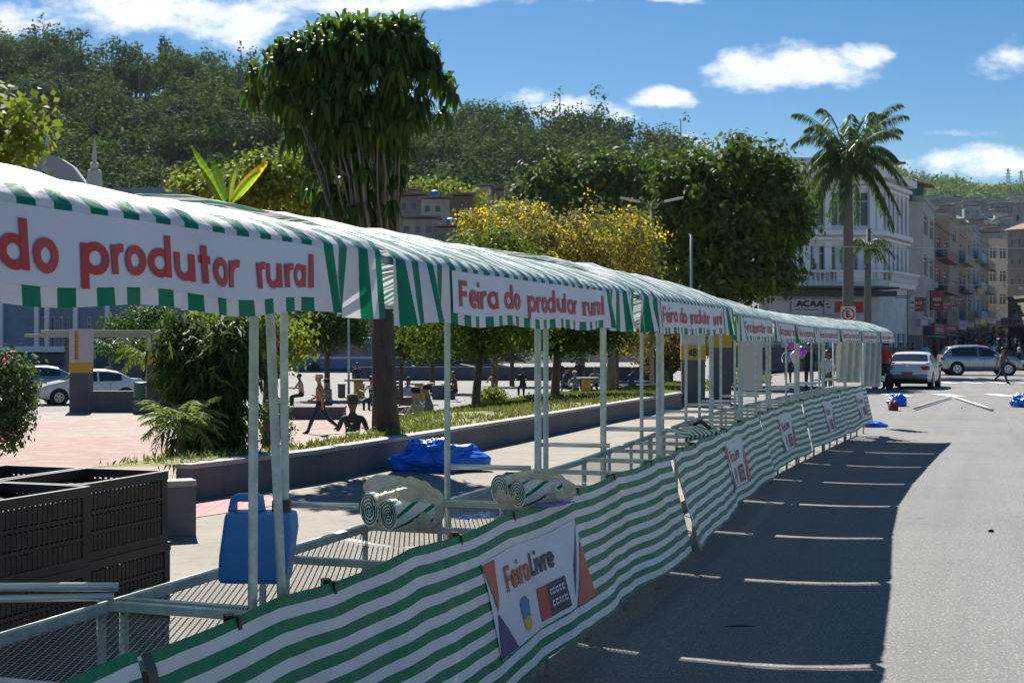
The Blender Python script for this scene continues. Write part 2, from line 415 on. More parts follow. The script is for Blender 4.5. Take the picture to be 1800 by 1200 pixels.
# plaza paving: a raised sheet behind the wall line, edge kerbs at the back
def plaza_keep(X, Y):
    d = wall_dist(X, Y); return (d > .12) & (Y < 51.5+X*.06) & (X > -60) & (X < 13)
terrain_grid('plaza', np.linspace(-60, 13, 260), np.linspace(6, 54, 190), .0, [plaza_mat()], keep=plaza_keep)
def strip(name, left, right, z, mats, nv=1, kind='structure'):
    mb = MB(); k = len(left)
    vs = []
    for i in range(k-1):
        a, b, c, d = left[i], left[i+1], right[i+1], right[i]
        mb.quad((a[0], a[1], H(*a[:2])+z), (d[0], d[1], H(*d[:2])+z), (c[0], c[1], H(*c[:2])+z), (b[0], b[1], H(*b[:2])+z))
    o = mb.build(name, mats); o['kind'] = kind; return o
def sub(poly, n):
    out = []
    for a, b in zip(poly[:-1], poly[1:]):
        for k in range(n): out.append((a[0]+(b[0]-a[0])*k/n, a[1]+(b[1]-a[1])*k/n))
    return out+[poly[-1]]
# sidewalk between the wall and the stalls, with a kerb towards the road
wl = [(-7.2, 9.6), (-6.0, 11.5)] + WALLP
wl = [(-8.6, 6.4), (-7.6, 8.2)] + wl[1:]
sr = []
for i, (x, y) in enumerate(wl):
    t = x*UX+y*UY
    q = ROW(t, 3.02+(.45 if y > 22 else 0)); sr.append((q.x, q.y))
wls, srs = sub(wl, 4), sub(sr, 4)
sw = MB()
for i in range(len(wls)-1):
    a, b = wls[i], wls[i+1]; c, d = srs[i+1], srs[i]
    sw.quad((a[0], a[1], .0), (d[0], d[1], .0), (c[0], c[1], .0), (b[0], b[1], .0))
    sw.quad((d[0], d[1], .0), (d[0], d[1], -.13), (c[0], c[1], -.13), (c[0], c[1], .0))
# the road lies 0.0; the pavement is a step up
o = sw.build('pavement', [M_SIDE]); o.location.z = .10; o['kind'] = 'structure'
# pink band along the foot of the wall
pk = MB()
for i in range(0, 11):
    a, b = wls[i+2], wls[i+3]; c, d = srs[i+3], srs[i+2]
    def lerp(p, q, f): return (p[0]+(q[0]-p[0])*f, p[1]+(q[1]-p[1])*f)
    pk.quad((*lerp(a, d, .02), .106), (*lerp(a, d, .22), .106), (*lerp(b, c, .22), .106), (*lerp(b, c, .02), .106))
o = pk.build('pink_path', [M_PINK]); o['kind'] = 'structure'

# retaining wall
def ribbon_wall(name, pts, h, th, label, cat, mats=(M_WALL, M_CAP), z0=-.1, cap=.05, group=None, caph=None):
    root = empty(name, (pts[0][0], pts[0][1], 0), label=label, cat=cat, group=group); ox, oy = pts[0]
    n = len(pts); nrm = []
    for i in range(n):
        a = pts[max(i-1, 0)]; b = pts[min(i+1, n-1)]; d = Vector((b[0]-a[0], b[1]-a[1])).normalized(); nrm.append(Vector((-d.y, d.x)))
    def body(o0, o1, za, zb):
        mb = MB(); P = lambda i, o, z: (pts[i][0]-ox+nrm[i].x*o, pts[i][1]-oy+nrm[i].y*o, z)
        for i in range(n-1):
            for (A, B) in (((o0, za), (o0, zb)), ((o0, zb), (o1, zb)), ((o1, zb), (o1, za))):
                mb.quad(P(i, *A), P(i+1, *A), P(i+1, *B), P(i, *B))
        for i in (0, n-1): mb.quad(P(i, o0, za), P(i, o1, za), P(i, o1, zb), P(i, o0, zb))
        return mb
    body(0, th, z0, h-cap).build('wall_face', [mats[0]], root)
    body(-.02, th+.02, h-cap, h).build('coping', [mats[1]], root)
    return root
ribbon_wall('retaining_wall', sub(WALLP, 2), .50, .18, 'long low grey concrete planter wall edging the plaza behind the stalls', 'wall')
ribbon_wall('retaining_wall', [(-2.93, 12.5), (-3.5, 12.25), (-4.6, 11.8), (-6.2, 11.2)], .60, .2, 'short grey concrete wall end beside the stacked black crates', 'wall')

# planter lawn behind the wall (grass lies on soil)
def grass_soil():
    m_ = bpy.data.materials.new('lawn_soil'); m_.use_nodes = True; t = NT(m_.node_tree); b = t.n['Principled BSDF']; co = t.coord('Object')
    n = t.noise(co, .9, 6, .65)
    c = t.ramp(n, [(.35, (.10, .14, .035)), (.5, (.16, .19, .05)), (.6, (.24, .20, .09)), (.7, (.28, .18, .10))])
    t.put(b.inputs['Base Color'], c); b.inputs['Roughness'].default_value = .95; return m_
M_LAWN = grass_soil()
def lawn_z(X, Y): 
    d = wall_dist(X, Y); return .46-.30*sst(d, 1, 7)+.05*np.sin(X*1.3)*np.sin(Y*.9)-.30*sst(d, 8.4, 10.2)
def lawn_keep(X, Y):
    d = wall_dist(X, Y); a = sst(Y, 17, 30)
    return (d > .17) & (d < 1.3+9*a) & (Y > 14.9) & (Y < 45) & ((d < .85) | (X > -2.15-.012*(Y-20)))
terrain_grid('lawn', np.linspace(-12, 8, 150), np.linspace(14, 46, 260), lawn_z, [M_LAWN], keep=lawn_keep)
def scatter_ground(n, x0, x1, y0, y1, ok, zf):
    out = []
    while len(out) < n:
        X = RNG.uniform(x0, x1, n*2); Y = RNG.uniform(y0, y1, n*2); k = ok(X, Y); X, Y = X[k], Y[k]
        out += list(zip(X, Y, HH(X, Y)+zf(X, Y)))
    return np.array(out[:n])
gp = scatter_ground(26000, -5, 8, 15, 45, lawn_keep, lawn_z)
nz = np.array([noise.noise(Vector((p[0]*.8, p[1]*.8, 0))) for p in gp]); gp = gp[nz > -.28]
dirs = RNG.normal(size=(len(gp), 3))*.5; dirs[:, 2] = 1
M_GRASS = leafmat('grass_blade', (.075, .11, .025), (.19, .18, .06), c=(.26, .17, .09), cthr=.7, transl=.4)
g = quads_mesh('grass', diamonds(gp, dirs, RNG.uniform(.04, .13, len(gp)), .03), [M_GRASS]); tag(g, kind='stuff')

# crosswalk and markings
M_MARK = mat('road_paint', (.72, .71, .68), .7, var=.25, vscale=5)
cw = MB()
for i in range(9):
    for (py, dw) in ((672, 1.0), (694, 0)):
        D = GD(py); x0 = (1560-900)/F*D+i*1.15*(D/60); 
        if i % 2 == 0 or py == 672:
            cw.quad((x0, D-1.0, .0), (x0+.62, D-1.0, .0), (x0+.62, D+1.0, .0), (x0, D+1.0, .0))
o = cw.build('crosswalk', [M_MARK]); o.location.z = -.006; o['kind'] = 'structure'
# ------------------------------------------------------------ lettering (round sans drawn with strokes)
def arc(cx, cy, rx, ry, a0, a1, n=18): return [(cx+rx*math.cos(R(a0+(a1-a0)*k/n)), cy+ry*math.sin(R(a0+(a1-a0)*k/n))) for k in range(n+1)]
O_ = arc(.37, .35, .27, .27, 0, 360, 24)
GLY = {
 'F': ([[(.1, 0), (.1, 1)], [(.1, .91), (.56, .91)], [(.1, .50), (.5, .50)]], .66),
 'e': ([[(.12, .36), (.62, .36)], arc(.37, .35, .27, .27, 0, 318, 22)], .76),
 'i': ([[(.1, 0), (.1, .68)], [(.1, .84), (.1, 1.02)]], .30),
 'r': ([[(.1, 0), (.1, .68)], arc(.36, .36, .26, .26, 165, 75, 8)], .50),
 'a': ([O_, [(.64, 0), (.64, .68)]], .86),
 'd': ([O_, [(.64, 0), (.64, 1.05)]], .86),
 'o': ([O_], .80), 'p': ([[(.1, -.32), (.1, .68)], arc(.38, .35, .27, .27, 0, 360, 24)], .82),
 'u': ([[(.1, .68), (.1, .32)]+arc(.36, .32, .26, .24, 180, 360, 14)[1:]+[(.62, .68)], [(.62, 0), (.62, .68)]], .84),
 't': ([[(.2, 0), (.2, .95)], [(.02, .60), (.42, .60)]], .50), 'l': ([[(.1, 0), (.1, 1.05)]], .30),
 'v': ([[(.06, .68), (.32, .03)], [(.58, .68), (.32, .03)]], .70),
 'L': ([[(.1, 0), (.1, 1)], [(.1, .09), (.52, .09)]], .60),
 'A': ([[(.05, 0), (.4, .97)], [(.75, 0), (.4, .97)], [(.2, .33), (.6, .33)]], .86),
 'C': ([arc(.46, .5, .38, .42, 45, 315, 20)], .84),
 '4': ([[(.5, 0), (.5, 1)], [(.5, .95), (.05, .3)], [(.05, .3), (.66, .3)]], .76),
 '8': ([arc(.35, .74, .22, .2, 0, 360, 16), arc(.35, .27, .27, .25, 0, 360, 18)], .76),
 '5': ([[(.58, .92), (.15, .92), (.12, .52)], arc(.33, .32, .26, .26, 120, -140, 16)], .74),
 'O': ([arc(.46, .5, .38, .42, 0, 360, 22)], .94), 'T': ([[(.35, 0), (.35, .95)], [(0, .92), (.7, .92)]], .76),
 'I': ([[(.1, 0), (.1, 1)]], .3), 'S': ([arc(.34, .73, .24, .19, 40, 270, 12)+arc(.34, .28, .26, .22, 90, -140, 12)], .72),
 'P': ([[(.1, 0), (.1, 1)], [(.1, .91), (.38, .91)]+arc(.38, .68, .22, .23, 90, -90, 10)+[(.1, .45)]], .68),
 'E': ([[(.1, 0), (.1, 1)], [(.1, .92), (.55, .92)], [(.1, .5), (.5, .5)], [(.1, .08), (.55, .08)]], .66),
 'R': ([[(.1, 0), (.1, 1)], [(.1, .91), (.38, .91)]+arc(.38, .7, .21, .21, 90, -90, 10)+[(.1, .49)], [(.35, .48), (.62, 0)]], .72),
 ' ': ([], .55), '-': ([[(.05, .4), (.4, .4)]], .5),
}
def text_width(s): return sum(GLY[c][1] for c in s)
def letters(mb, s, fn, x0, y0, sx, sy, w=.19, step=.09, lift0=0.0):
    """fn(x, y, lift) -> 3D point; glyph units scaled by sx, sy"""
    x = 0; k = 0
    for c in s:
        paths, adv = GLY[c]
        for path in paths:
            k += 1; pts = [Vector(p) for p in path]; fine = []
            for a, b in zip(pts[:-1], pts[1:]):
                n = max(1, int((b-a).length/step))
                for q in range(n): fine.append(a+(b-a)*q/n)
            fine.append(pts[-1]); closed = (fine[0]-fine[-1]).length < 1e-6; prev = None
            lift = lift0+.0004*(k % 5)
            for i, p in enumerate(fine):
                if closed and i in (0, len(fine)-1): d = (fine[1]-fine[-2]).normalized()
                else: d = (fine[min(i+1, len(fine)-1)]-fine[max(0, i-1)]).normalized()
                nr = Vector((-d.y, d.x))*w/2
                L = fn(x0+(x+p.x+nr.x)*sx, y0+(p.y+nr.y)*sy, lift); Rr = fn(x0+(x+p.x-nr.x)*sx, y0+(p.y-nr.y)*sy, lift)
                if prev: mb.quad(prev[1], Rr, L, prev[0])
                prev = (L, Rr)
        x += adv
    return mb
M_RED = mat('banner_red', (.52, .035, .03), .5); M_PURPLE = mat('banner_purple', (.045, .03, .17), .5); M_ORANGE = mat('banner_orange', (.60, .085, .045), .5)
M_BANNER = mat('banner_vinyl', (.70, .69, .76), .42, var=.06, vscale=3, bump=.12, bscale=6)
M_NAVY = mat('banner_navy', (.012, .014, .06), .5); M_BLUE = mat('emblem_blue', (.03, .16, .48), .5); M_YEL = mat('emblem_yellow', (.6, .42, .05), .5)
M_STEEL = mat('galvanised_steel', (.47, .53, .52), .45, metal=.35, var=.22, vscale=16, bump=.15, bscale=60)
M_BRIGHT = mat('bright_steel', (.62, .66, .68), .3, metal=.6)
M_CANOPY = stripemat('canopy_stripes', .112, 0, transl=.28, rough=.45, spec=.8, wrinkle=.75, coat=.38)
M_VAL = stripemat('valance_stripes', .112, 0, transl=.22, rough=.5, spec=.25, wrinkle=.5)
M_SKIRT = stripemat('skirt_stripes', .086, 1, transl=.10, rough=.45, phase=.25, wrinkle=.8, spec=.25)
M_BLACK = mat('black_clip', (.012, .012, .013), .4)

M_ROLLC = None
def mesh_mat():
    m_ = bpy.data.materials.new('expanded_metal'); m_.use_nodes = True; t = NT(m_.node_tree); b = t.n['Principled BSDF']; uv = t.sep(t.coord('UV'))
    u = t.m('ABSOLUTE', t.m('SUBTRACT', t.m('FRACT', t.m('DIVIDE', uv[0], .062)), .5)); v = t.m('ABSOLUTE', t.m('SUBTRACT', t.m('FRACT', t.m('DIVIDE', uv[1], .027)), .5))
    d = t.m('ABSOLUTE', t.m('SUBTRACT', t.m('MULTIPLY', t.m('ADD', u, v), 2.0), 1.0))
    t.put(b.inputs['Alpha'], t.m('LESS_THAN', d, .24)); b.inputs['Base Color'].default_value = (.17, .20, .195, 1); b.inputs['Roughness'].default_value = .45; b.inputs['Metallic'].default_value = .3
    return m_
M_MESH = mesh_mat()

# ------------------------------------------------------------ stalls
Jt = [ROW(.55, 1.65), ROW(3.71, 1.65), ROW(6.88, 1.65), ROW(9.90, 1.65)]
JJ = [(p.x, p.y) for p in Jt]+[(2.41, 12.6), (3.09, 15.0), (3.86, 17.5), (4.73, 19.9), (5.66, 22.3), (6.62, 24.75), (7.6, 27.2)]
RIDGE = [2.305, 2.335, 2.37, 2.33, 2.30, 2.29, 2.29, 2.28, 2.29, 2.29]
EAVE = [2.145, 2.13, 2.12, 2.08, 2.07, 2.065, 2.06, 2.06, 2.05, 2.05]
YF, YR = .62, 1.22       # table front and rear, measured from the awning edge
ZT = .96
SH = .40                 # the tables stand this much further along than the awnings
stall_desc = ['nearest market stall with big red lettering on its awning banner, at the left edge', 'second market stall from the camera, whose rail carries the blue jerry can',
  'third market stall from the camera, with folded striped cloth on its table', 'fourth market stall from the camera, in front of the grey totem with the yellow sign',
  'fifth market stall from the camera, its awning banner seen very foreshortened', 'sixth market stall from the camera, beside the person in black',
  'seventh market stall from the camera, with white netting hung at its back', 'eighth market stall, third from the far end of the row', 'ninth market stall, one before the far end of the row', 'farthest market stall at the end of the row, beside the person in red']
def stall(i):
    a, b = Vector(JJ[i]), Vector(JJ[i+1]); L = (b-a).length; rz = math.atan2(b.y-a.y, b.x-a.x)
    root = empty('market_stall', (a.x, a.y, -.02), rz, stall_desc[i], 'market stall', 'green and white striped market stalls in a row')
    sd_ = i*13.7; ze, zr = EAVE[i], RIDGE[i]; CW = 1.85; g = .05
    n_al = 90 if i < 4 else 40
    bs, bl = (.52, 2.0) if i > 0 else (.70, 2.0)      # banner start and length
    def nz(x, y, s=1.0): return noise.noise(Vector((x*s+sd_, y*s, sd_*.37)))
    def fold(x):
        inb = sst(np.array([x]), bs-.12, bs+.05)[0]*(1-sst(np.array([x]), bs+bl-.05, bs+bl+.12)[0])
        amp = .007*inb+.030*(1-inb)
        return amp*(math.sin(x*17+2*nz(x, 0, 1.2)*3)+.6*math.sin(x*31+i))
    def valance(x, h, lift=0.0):
        y = -.004-.012*h+fold(x)*(.15+.85*h)-lift
        xx = x+.5*fold(x*1.1+.3)*h
        return Vector((xx, y, ze-.205*h+.008*nz(x, 3, 2)*h-.006*math.sin(x*9+i)*h))
    def top(x, s):          # s 0 front eave .. 1 rear eave
        y = CW*s
        z = ze+(zr-ze)*math.sin(math.pi*min(1, s*1.02))**.85 if 0 < s < .98 else ze
        z += .011*abs(noise.noise(Vector((x*5+sd_, y*2.5, 7))))*(1 if i < 4 else 0)
        rib = abs(math.sin(math.pi*x/L*2))
        z -= (.012+.010*nz(x, y, 2.0))*rib*math.sin(math.pi*min(1, s))
        z += .022*nz(x*1.0, y*2.2, 2.2)*math.sin(math.pi*min(1, max(0, s)))**.5+.010*nz(x, y, 7)+.006*nz(x*3, y, 9)
        return Vector((x, y, z))
    prof = [('f', 1), ('f', .8), ('f', .6), ('f', .4), ('f', .2), ('f', .06)]+[('t', s) for s in np.linspace(0.012, .98, 22)]+[('r', .1), ('r', .25)]
    arcl = [0]
    def P(x, k):
        typ, s = prof[k]
        if typ == 'f': return valance(x, s)
        if typ == 't': return top(x, s)
        q = top(x, 1.0); return Vector((x, CW+.01+fold(x+.4)*s, ze-.17*s))
    for k in range(1, len(prof)): arcl.append(arcl[-1]+(P(L/2, k)-P(L/2, k-1)).length)
    mb = MB()
    mb.grid(lambda u, v: P(g+(L-2*g)*u, int(round(v*(len(prof)-1)))), n_al, len(prof)-1, uvfn=lambda u, v: (i*3.01+(L-2*g)*u, arcl[int(round(v*(len(prof)-1)))]))
    mb.mi = [1 if (q//n_al) < 5 else 0 for q in range(len(mb.f))]; can = mb.build('awning', [M_CANOPY, M_VAL], root, smooth=True)
    # curved ribs and rails that carry the awning
    fr = MB()
    for x in (.05, L/2, L-.05):
        fr.tube([top(x, s)-Vector((0, 0, .03)) for s in np.linspace(0.02, .98, 12)], .012, 6)
    for (y, z) in ((.03, ze-.015), (CW-.03, ze-.03), (CW/2, zr-.035)): fr.tube([(.04, y, z), (L-.04, y, z)], .013, 6)
    fr.build('roof_frame', [M_STEEL], root, smooth=True)
    # banner with lettering
    bn = MB(); bn.grid(lambda u, v: valance(bs+bl*u, .12+.70*v, .005), 60 if i < 4 else 24, 4)
    ban = bn.build('banner', [M_BANNER], root, smooth=True)
    txt = 'Feira do produtor rural'; tw = text_width(txt); cap = .088; fx = (1.64 if i == 0 else bl-.09)/tw
    def bf(x, y, lift): return valance(x, .47-(y)/.205, .0072+lift) 
    lm = MB(); letters(lm, txt, bf, bs+bl-(.035 if i else .015)-fx*tw, -.046, fx, cap, w=.20, step=.08 if i < 4 else .3)
    lm.build('lettering', [M_RED], ban)
    # posts
    r = .0160
    def post(x0, y0, z0, x1, y1, z1, nm='post', rr=r):
        m2 = MB(); m2.tube([(x0, y0, z0), (x1, y1, z1)], rr, 10); return m2.build(nm, [M_STEEL], root, smooth=True)
    x0, x1 = SH+.03+(.17 if i == 1 else 0), SH+L-(.095 if i == 0 else .13)
    lean = {0: (.0, .02), 1: (-.18, .0), 2: (0, .015), 3: (-.015, .02)}.get(i, (0, 0.01))
    post(x0, YF, 0, x0+lean[0], YF, ze-.02); post(x1, YF, 0, x1+lean[1], YF, ze-.02)
    for xx in (x0, x1):
        m2 = MB(); m2.box((xx, YF-.004, ZT-.03), (.055, .055, .05)); m2.build('clamp', [M_BRIGHT], root, bevel=.004)
    if i > 0:
        rear = {1: (1.68, 3.62), 2: (2.22, 3.98), 3: (1.1, 2.75)}.get(i, (SH+.75, SH+L-.15))
        for k, x in enumerate(rear):
            post(x, YR, 0, x-(.03 if k == 0 else 0), YR-.0, ze+.02, rr=.018)
            m2 = MB(); m2.tube([(x, YR-.0, 1.15), (x+.01, (YR-.34 if (i == 1 and k == 0) else YF+.10), 1.155)], .015, 8); m2.tube([(x, YR, 1.15), (x, YR+.0, ZT)], .012, 6)
            m2.build('raised_bar', [M_BRIGHT], root, smooth=True)
    # table
    tb = MB(); xa, xb = SH, SH+L-.012
    for y in (YF, YR): tb.bar((xa, y, ZT-.018), (xb, y, ZT-.018), .036, .036)
    tb.build('table_rails', [M_STEEL], root)
    cx = np.linspace(xa+.03, xb-.03, 4)
    for x in cx:
        c_ = MB(); c_.bar((x, YF+.018, ZT-.012), (x+.004, YR-.018, ZT-.012), .036, .03); c_.build('cross_beam', [M_STEEL], root)
    tp = MB(); tp.grid(lambda u, v: (xa+.02+(xb-xa-.04)*u, YF+.018+(YR-YF-.036)*v, ZT-.03-.006*math.sin(math.pi*v)), 12, 3,
                       uvfn=lambda u, v: ((xb-xa)*u, (YR-YF)*v))
    tp.build('mesh_shelf', [M_MESH], root)
    for x in (cx[1], cx[2]):
        for y in (YF+.03, YR): post(x, y, 0, x, y, ZT-.03, 'leg', .016)
    if i == 0 or True:
        for x in (xa+.06, xb-.06): post(x, YR, 0, x, YR, ZT-.03, 'leg', .016)
    return root
STALLS = [stall(i) for i in range(10)]

# rail polyline that the skirts hang from
RAIL = []
for i in range(10):
    a, b = Vector(JJ[i]), Vector(JJ[i+1]); d = (b-a).normalized(); n = Vector((-d.y, d.x))
    if i == 0: RAIL.append(a+n*(YF-.03)+d*SH)
    else:
        n0 = pn; RAIL.append(a+(n+n0).normalized()*(YF-.03)+d*SH)
    pn = n
RAIL.append(b+n*(YF-.03)+d*SH); RAIL.append(RAIL[-1]+d*1.0)
RAILS = [0]
for a, b in zip(RAIL[:-1], RAIL[1:]): RAILS.append(RAILS[-1]+(b-a).length)
def rail(s):
    k = max(0, min(len(RAIL)-2, int(np.searchsorted(RAILS, s)-1))); a, b = RAIL[k], RAIL[k+1]; d = (b-a).normalized()
    if s < RAILS[k+1]-.5 or k >= len(RAIL)-2: dd = d
    else:
        d2 = (RAIL[k+2]-b).normalized(); f = (s-(RAILS[k+1]-.5)); dd = d.lerp(d2, f).normalized()
    p = a+d*(s-RAILS[k]); return p, Vector((dd.y, -dd.x))
T0 = .55+SH
skirts = [(0.9, 3.24, 0), (3.28, 10.30, 1), (10.40, 16.4, 1), (16.5, 20.5, 1), (20.6, 24.5, 1), (24.6, 28.2, 1)]
sk_lab = ['nearest piece of striped skirt cloth, cut off by the bottom left corner', 'long striped skirt cloth nearest the camera carrying the big red and purple logo panel',
          'second long striped skirt cloth with logo panel, right of the black strap', 'third striped skirt cloth with a red and purple logo, sagging in the middle distance',
          'fourth striped skirt cloth along the row, logo hardly readable', 'farthest striped skirt cloth, ending beside the small blue bundle']
def skirt(k, ta, tb, logo):
    s0, s1 = ta-T0, tb-T0; Lk = s1-s0; p0, _ = rail(s0)
    root = empty('skirt_cloth', (p0.x, p0.y, 0), 0, sk_lab[k], 'striped cloth', 'green and white striped skirt cloths hung on the stalls')
    def S(x, v, lift=0.0):          # x metres along, v 0 top..1 bottom
        x = max(-.05, min(Lk+.05, x)); p, n = rail(s0+x); q = x/Lk
        sag = .022*abs(math.sin(math.pi*x/1.15+k))*(1-v)
        nn = noise.noise(Vector((x*.9+k*9, v*.5, 1))); n2 = noise.noise(Vector((x*2.6+k*5, v*.8, 4)))
        off = .045+.17*v+.018*v*math.sin(x*3.1+k)+.035*nn*(.25+v)+.016*n2*(.2+v)+.005*math.sin(x*14+3*nn*4)*(.3+v*.4)+lift
        z = ZT+.040-sag-(ZT-.20)*v+.03*nn*v+(.03*math.sin(x*1.3+k*2))*v*.6
        xs_ = x+.05*v
        p, n = rail(s0+min(xs_, Lk+.2)) 
        return Vector((p.x-p0.x+n.x*off, p.y-p0.y+n.y*off, z))
    mb = MB(); nu = int(Lk*(22 if k < 3 else 8))
    mb.grid(lambda u, v: S(u*Lk, v), nu, 22, uvfn=lambda u, v: (u*Lk, (1-v)*.79), flip=True)
    mb.build('cloth', [M_SKIRT], root, smooth=True)
    if logo:
        LW, LH = 1.55, .60; lx = {1: 5.90-ta, 2: Lk*.44, 3: Lk*.42, 4: Lk*.45, 5: Lk*.5}[k]; lw = LW if k < 3 else 1.1; v0 = .205
        def G(u, w, lift=0): return S(lx+lw*u, v0+.585*(1-w), .006+lift)     # u right, w up, 0..1
        pm = MB(); pm.grid(lambda u, v: G(u, 1-v), 40 if k < 3 else 14, 12, flip=True)
        pn_ = pm.build('logo_panel', [M_BANNER], root, smooth=True)
        def poly(name, pts, m_, lift=.004, n=8):     # fan of a convex polygon with subdivision
            q = MB(); c = pts[0]
            for a, b in zip(pts[1:-1], pts[2:]):
                for ii in range(n):
                    f0, f1 = ii/n, (ii+1)/n
                    A0 = [c[j]+(a[j]-c[j])*f0 for j in (0, 1)]; A1 = [c[j]+(a[j]-c[j])*f1 for j in (0, 1)]
                    B0 = [c[j]+(b[j]-c[j])*f0 for j in (0, 1)]; B1 = [c[j]+(b[j]-c[j])*f1 for j in (0, 1)]
                    M0 = [(A0[j]+B0[j])/2 for j in (0, 1)]; M1 = [(A1[j]+B1[j])/2 for j in (0, 1)]
                    q.quad(G(*A0, lift), G(*A1, lift), G(*M1, lift), G(*M0, lift)); q.quad(G(*M0, lift), G(*M1, lift), G(*B1, lift), G(*B0, lift))
            return q.build(name, [m_], pn_)
        poly('red_wedge', [(0.0, .98), (.11, .98), (.075, .62), (.04, .47)], M_ORANGE)
        poly('purple_wedge', [(.035, .46), (.0, 0.01), (.17, .01), (.08, .30)], M_PURPLE)
        poly('purple_blade', [(1.0, .98), (.80, .10), (.86, .50)], M_PURPLE, .003)
        poly('red_triangle', [(.99, .74), (.80, .0), (1.0, .0)], M_ORANGE, .005)
        lm = MB(); LF = lambda x, y, l: G(x, y, .006+l)
        letters(lm, 'Feira', LF, .17, .58, .085, .27, w=.2, step=.12); lm.build('lettering', [M_ORANGE], pn_)
        lm = MB(); letters(lm, 'Livre', LF, .17+.085*text_width('Feira')+.01, .60, .085, .27, w=.2, step=.12); lm.build('lettering', [M_NAVY], pn_)
        poly('logo_square', [(.47, .06), (.56, .06), (.56, .44), (.47, .44)], M_RED, .004)
        poly('logo_square', [(.56, .06), (.74, .06), (.74, .44), (.56, .44)], M_NAVY, .0045)
        if k < 4:
            lm = MB()
            for row, y in ((0, .30), (1, .16)):
                rr = random.Random(row+k)
                x = .585
                while x < .715:
                    w = rr.uniform(.012, .026)
                    for (a, b) in ((y, y+.022), (y+.05, y+.072)): lm.quad(LF(x, a, 0), LF(x+w, a, 0), LF(x+w, b, 0), LF(x, b, 0))
                    lm.quad(LF(x, y, .0004), LF(x+.006, y, .0004), LF(x+.006, y+.07, .0004), LF(x, y+.07, .0004)); x += w+.008
            lm.build('small_print', [M_BANNER], pn_)
        em = MB(); 
        poly('emblem', [(.27, .22), (.355, .22), (.36, .38), (.33, .44), (.29, .44), (.265, .38)], M_BLUE, .004); poly('emblem', [(.275, .14), (.30, .08), (.33, .08), (.355, .14), (.355, .22), (.275, .22)], M_YEL, .004)
    for j in range(int(Lk/1.0)):
        x = .35+j*1.0+.2*math.sin(j*3+k); t_ = S(x, 0.0); p, n = rail(s0+x); c = MB()
        c.box((t_.x-n.x*.03, t_.y-n.y*.03, ZT+.012), (.03, .045, .035), math.atan2(n.y, n.x)+.7); c.box((t_.x, t_.y, t_.z-.02), (.022, .022, .045), math.atan2(n.y, n.x)); c.build('clip', [M_BLACK], root)
    # dark hem strap at the start with a scrap of white tape
    st = MB(); st.grid(lambda u, v: S(-.03+.05*u, v, .012+.008*math.sin(v*20)), 2, 16, matfn=lambda i_, j_: 1 if (6 < j_ < 12) else 0, flip=True)
    st.build('edge_strap', [M_BLACK, mat('white_tape', (.66, .65, .6), .6)], root)
    return root
for k, (a, b, l) in enumerate(skirts): skirt(k, a, b, l)

# loose steel tubes leaning out over the left end of the first table
def tube_thing(name, pts, r, label, cat, m_=None, group=None):
    mb = MB(); o0 = Vector(pts[0]); mb.tube([Vector(p)-o0 for p in pts], r, 10); o = mb.build(name, [m_ or M_BRIGHT], smooth=True); o.location = o0
    return tag(o, label, cat, group)
c1 = W(208, 1031, GD(1031, ZT+.03)); tube_thing('steel_tube', [c1, c1+Vector((-1.7, -.58, .105))], .016, 'loose bright steel tube poking left from the near table corner', 'metal tube')
c1 = W(150, 1048, GD(1048, ZT)); tube_thing('steel_tube', [c1+Vector((.1, 0, .0)), c1+Vector((-1.5, -.5, .06))], .014, 'lower loose steel tube crossing under the first near the crates', 'metal tube')
# ------------------------------------------------------------ vegetation
def barkmat(name, col, sc=8):
    if name in MATS: return MATS[name]
    m_ = bpy.data.materials.new(name); m_.use_nodes = True; t = NT(m_.node_tree); b = t.n['Principled BSDF']; co = t.coord('Object')
    x, y, z = t.sep(co); v = t.com(t.m('MULTIPLY', x, 3.0), t.m('MULTIPLY', y, 3.0), t.m('MULTIPLY', z, .5)); n = t.noise(v, sc, 6, .7)
    c = t.ramp(n, [(.3, tuple(q*.5 for q in col)), (.7, tuple(q*1.3 for q in col))]); t.put(b.inputs['Base Color'], c); b.inputs['Roughness'].default_value = .9
    bp = t.new('ShaderNodeBump'); bp.inputs['Strength'].default_value = .8; bp.inputs['Distance'].default_value = .03; t.put(bp.inputs['Height'], n); t.put(b.inputs['Normal'], bp.outputs[0])
    MATS[name] = m_; return m_
M_BARK = barkmat('bark_brown', (.11, .085, .065)); M_BARKG = barkmat('bark_grey', (.19, .17, .145)); M_STEM = barkmat('pale_stem', (.27, .235, .18), 5)
LF_DARK = leafmat('leaf_dark', (.022, .050, .012), (.06, .10, .02), c=(.15, .19, .03), cthr=.85)
LF_MID = leafmat('leaf_mid', (.035, .075, .018), (.09, .14, .03), c=(.2, .2, .05), cthr=.93)
LF_YEL = leafmat('leaf_yellowgreen', (.10, .15, .02), (.25, .27, .05), c=(.35, .30, .06), cthr=.85, transl=.45)
LF_DRAC = leafmat('leaf_strap', (.030, .072, .014), (.085, .15, .025), rough=.45, spec=.3, transl=.42, scale=.8, c=(.20, .24, .03), cthr=.90)
LF_PALM = leafmat('leaf_palm', (.035, .07, .02), (.08, .12, .035), rough=.35, c=(.25, .22, .08), cthr=.94)
LF_OLIVE = leafmat('leaf_olive', (.10, .11, .035), (.21, .18, .07), c=(.50, .40, .04), cthr=.8)
M_YFLOW = leafmat('yellow_blossom', (.85, .62, .01), (.9, .72, .03), transl=.3)
M_PFLOW = leafmat('pink_blossom', (.75, .08, .22), (.8, .2, .35), transl=.3)
M_WFLOW = leafmat('white_bract', (.7, .65, .5), (.8, .78, .7), transl=.3)

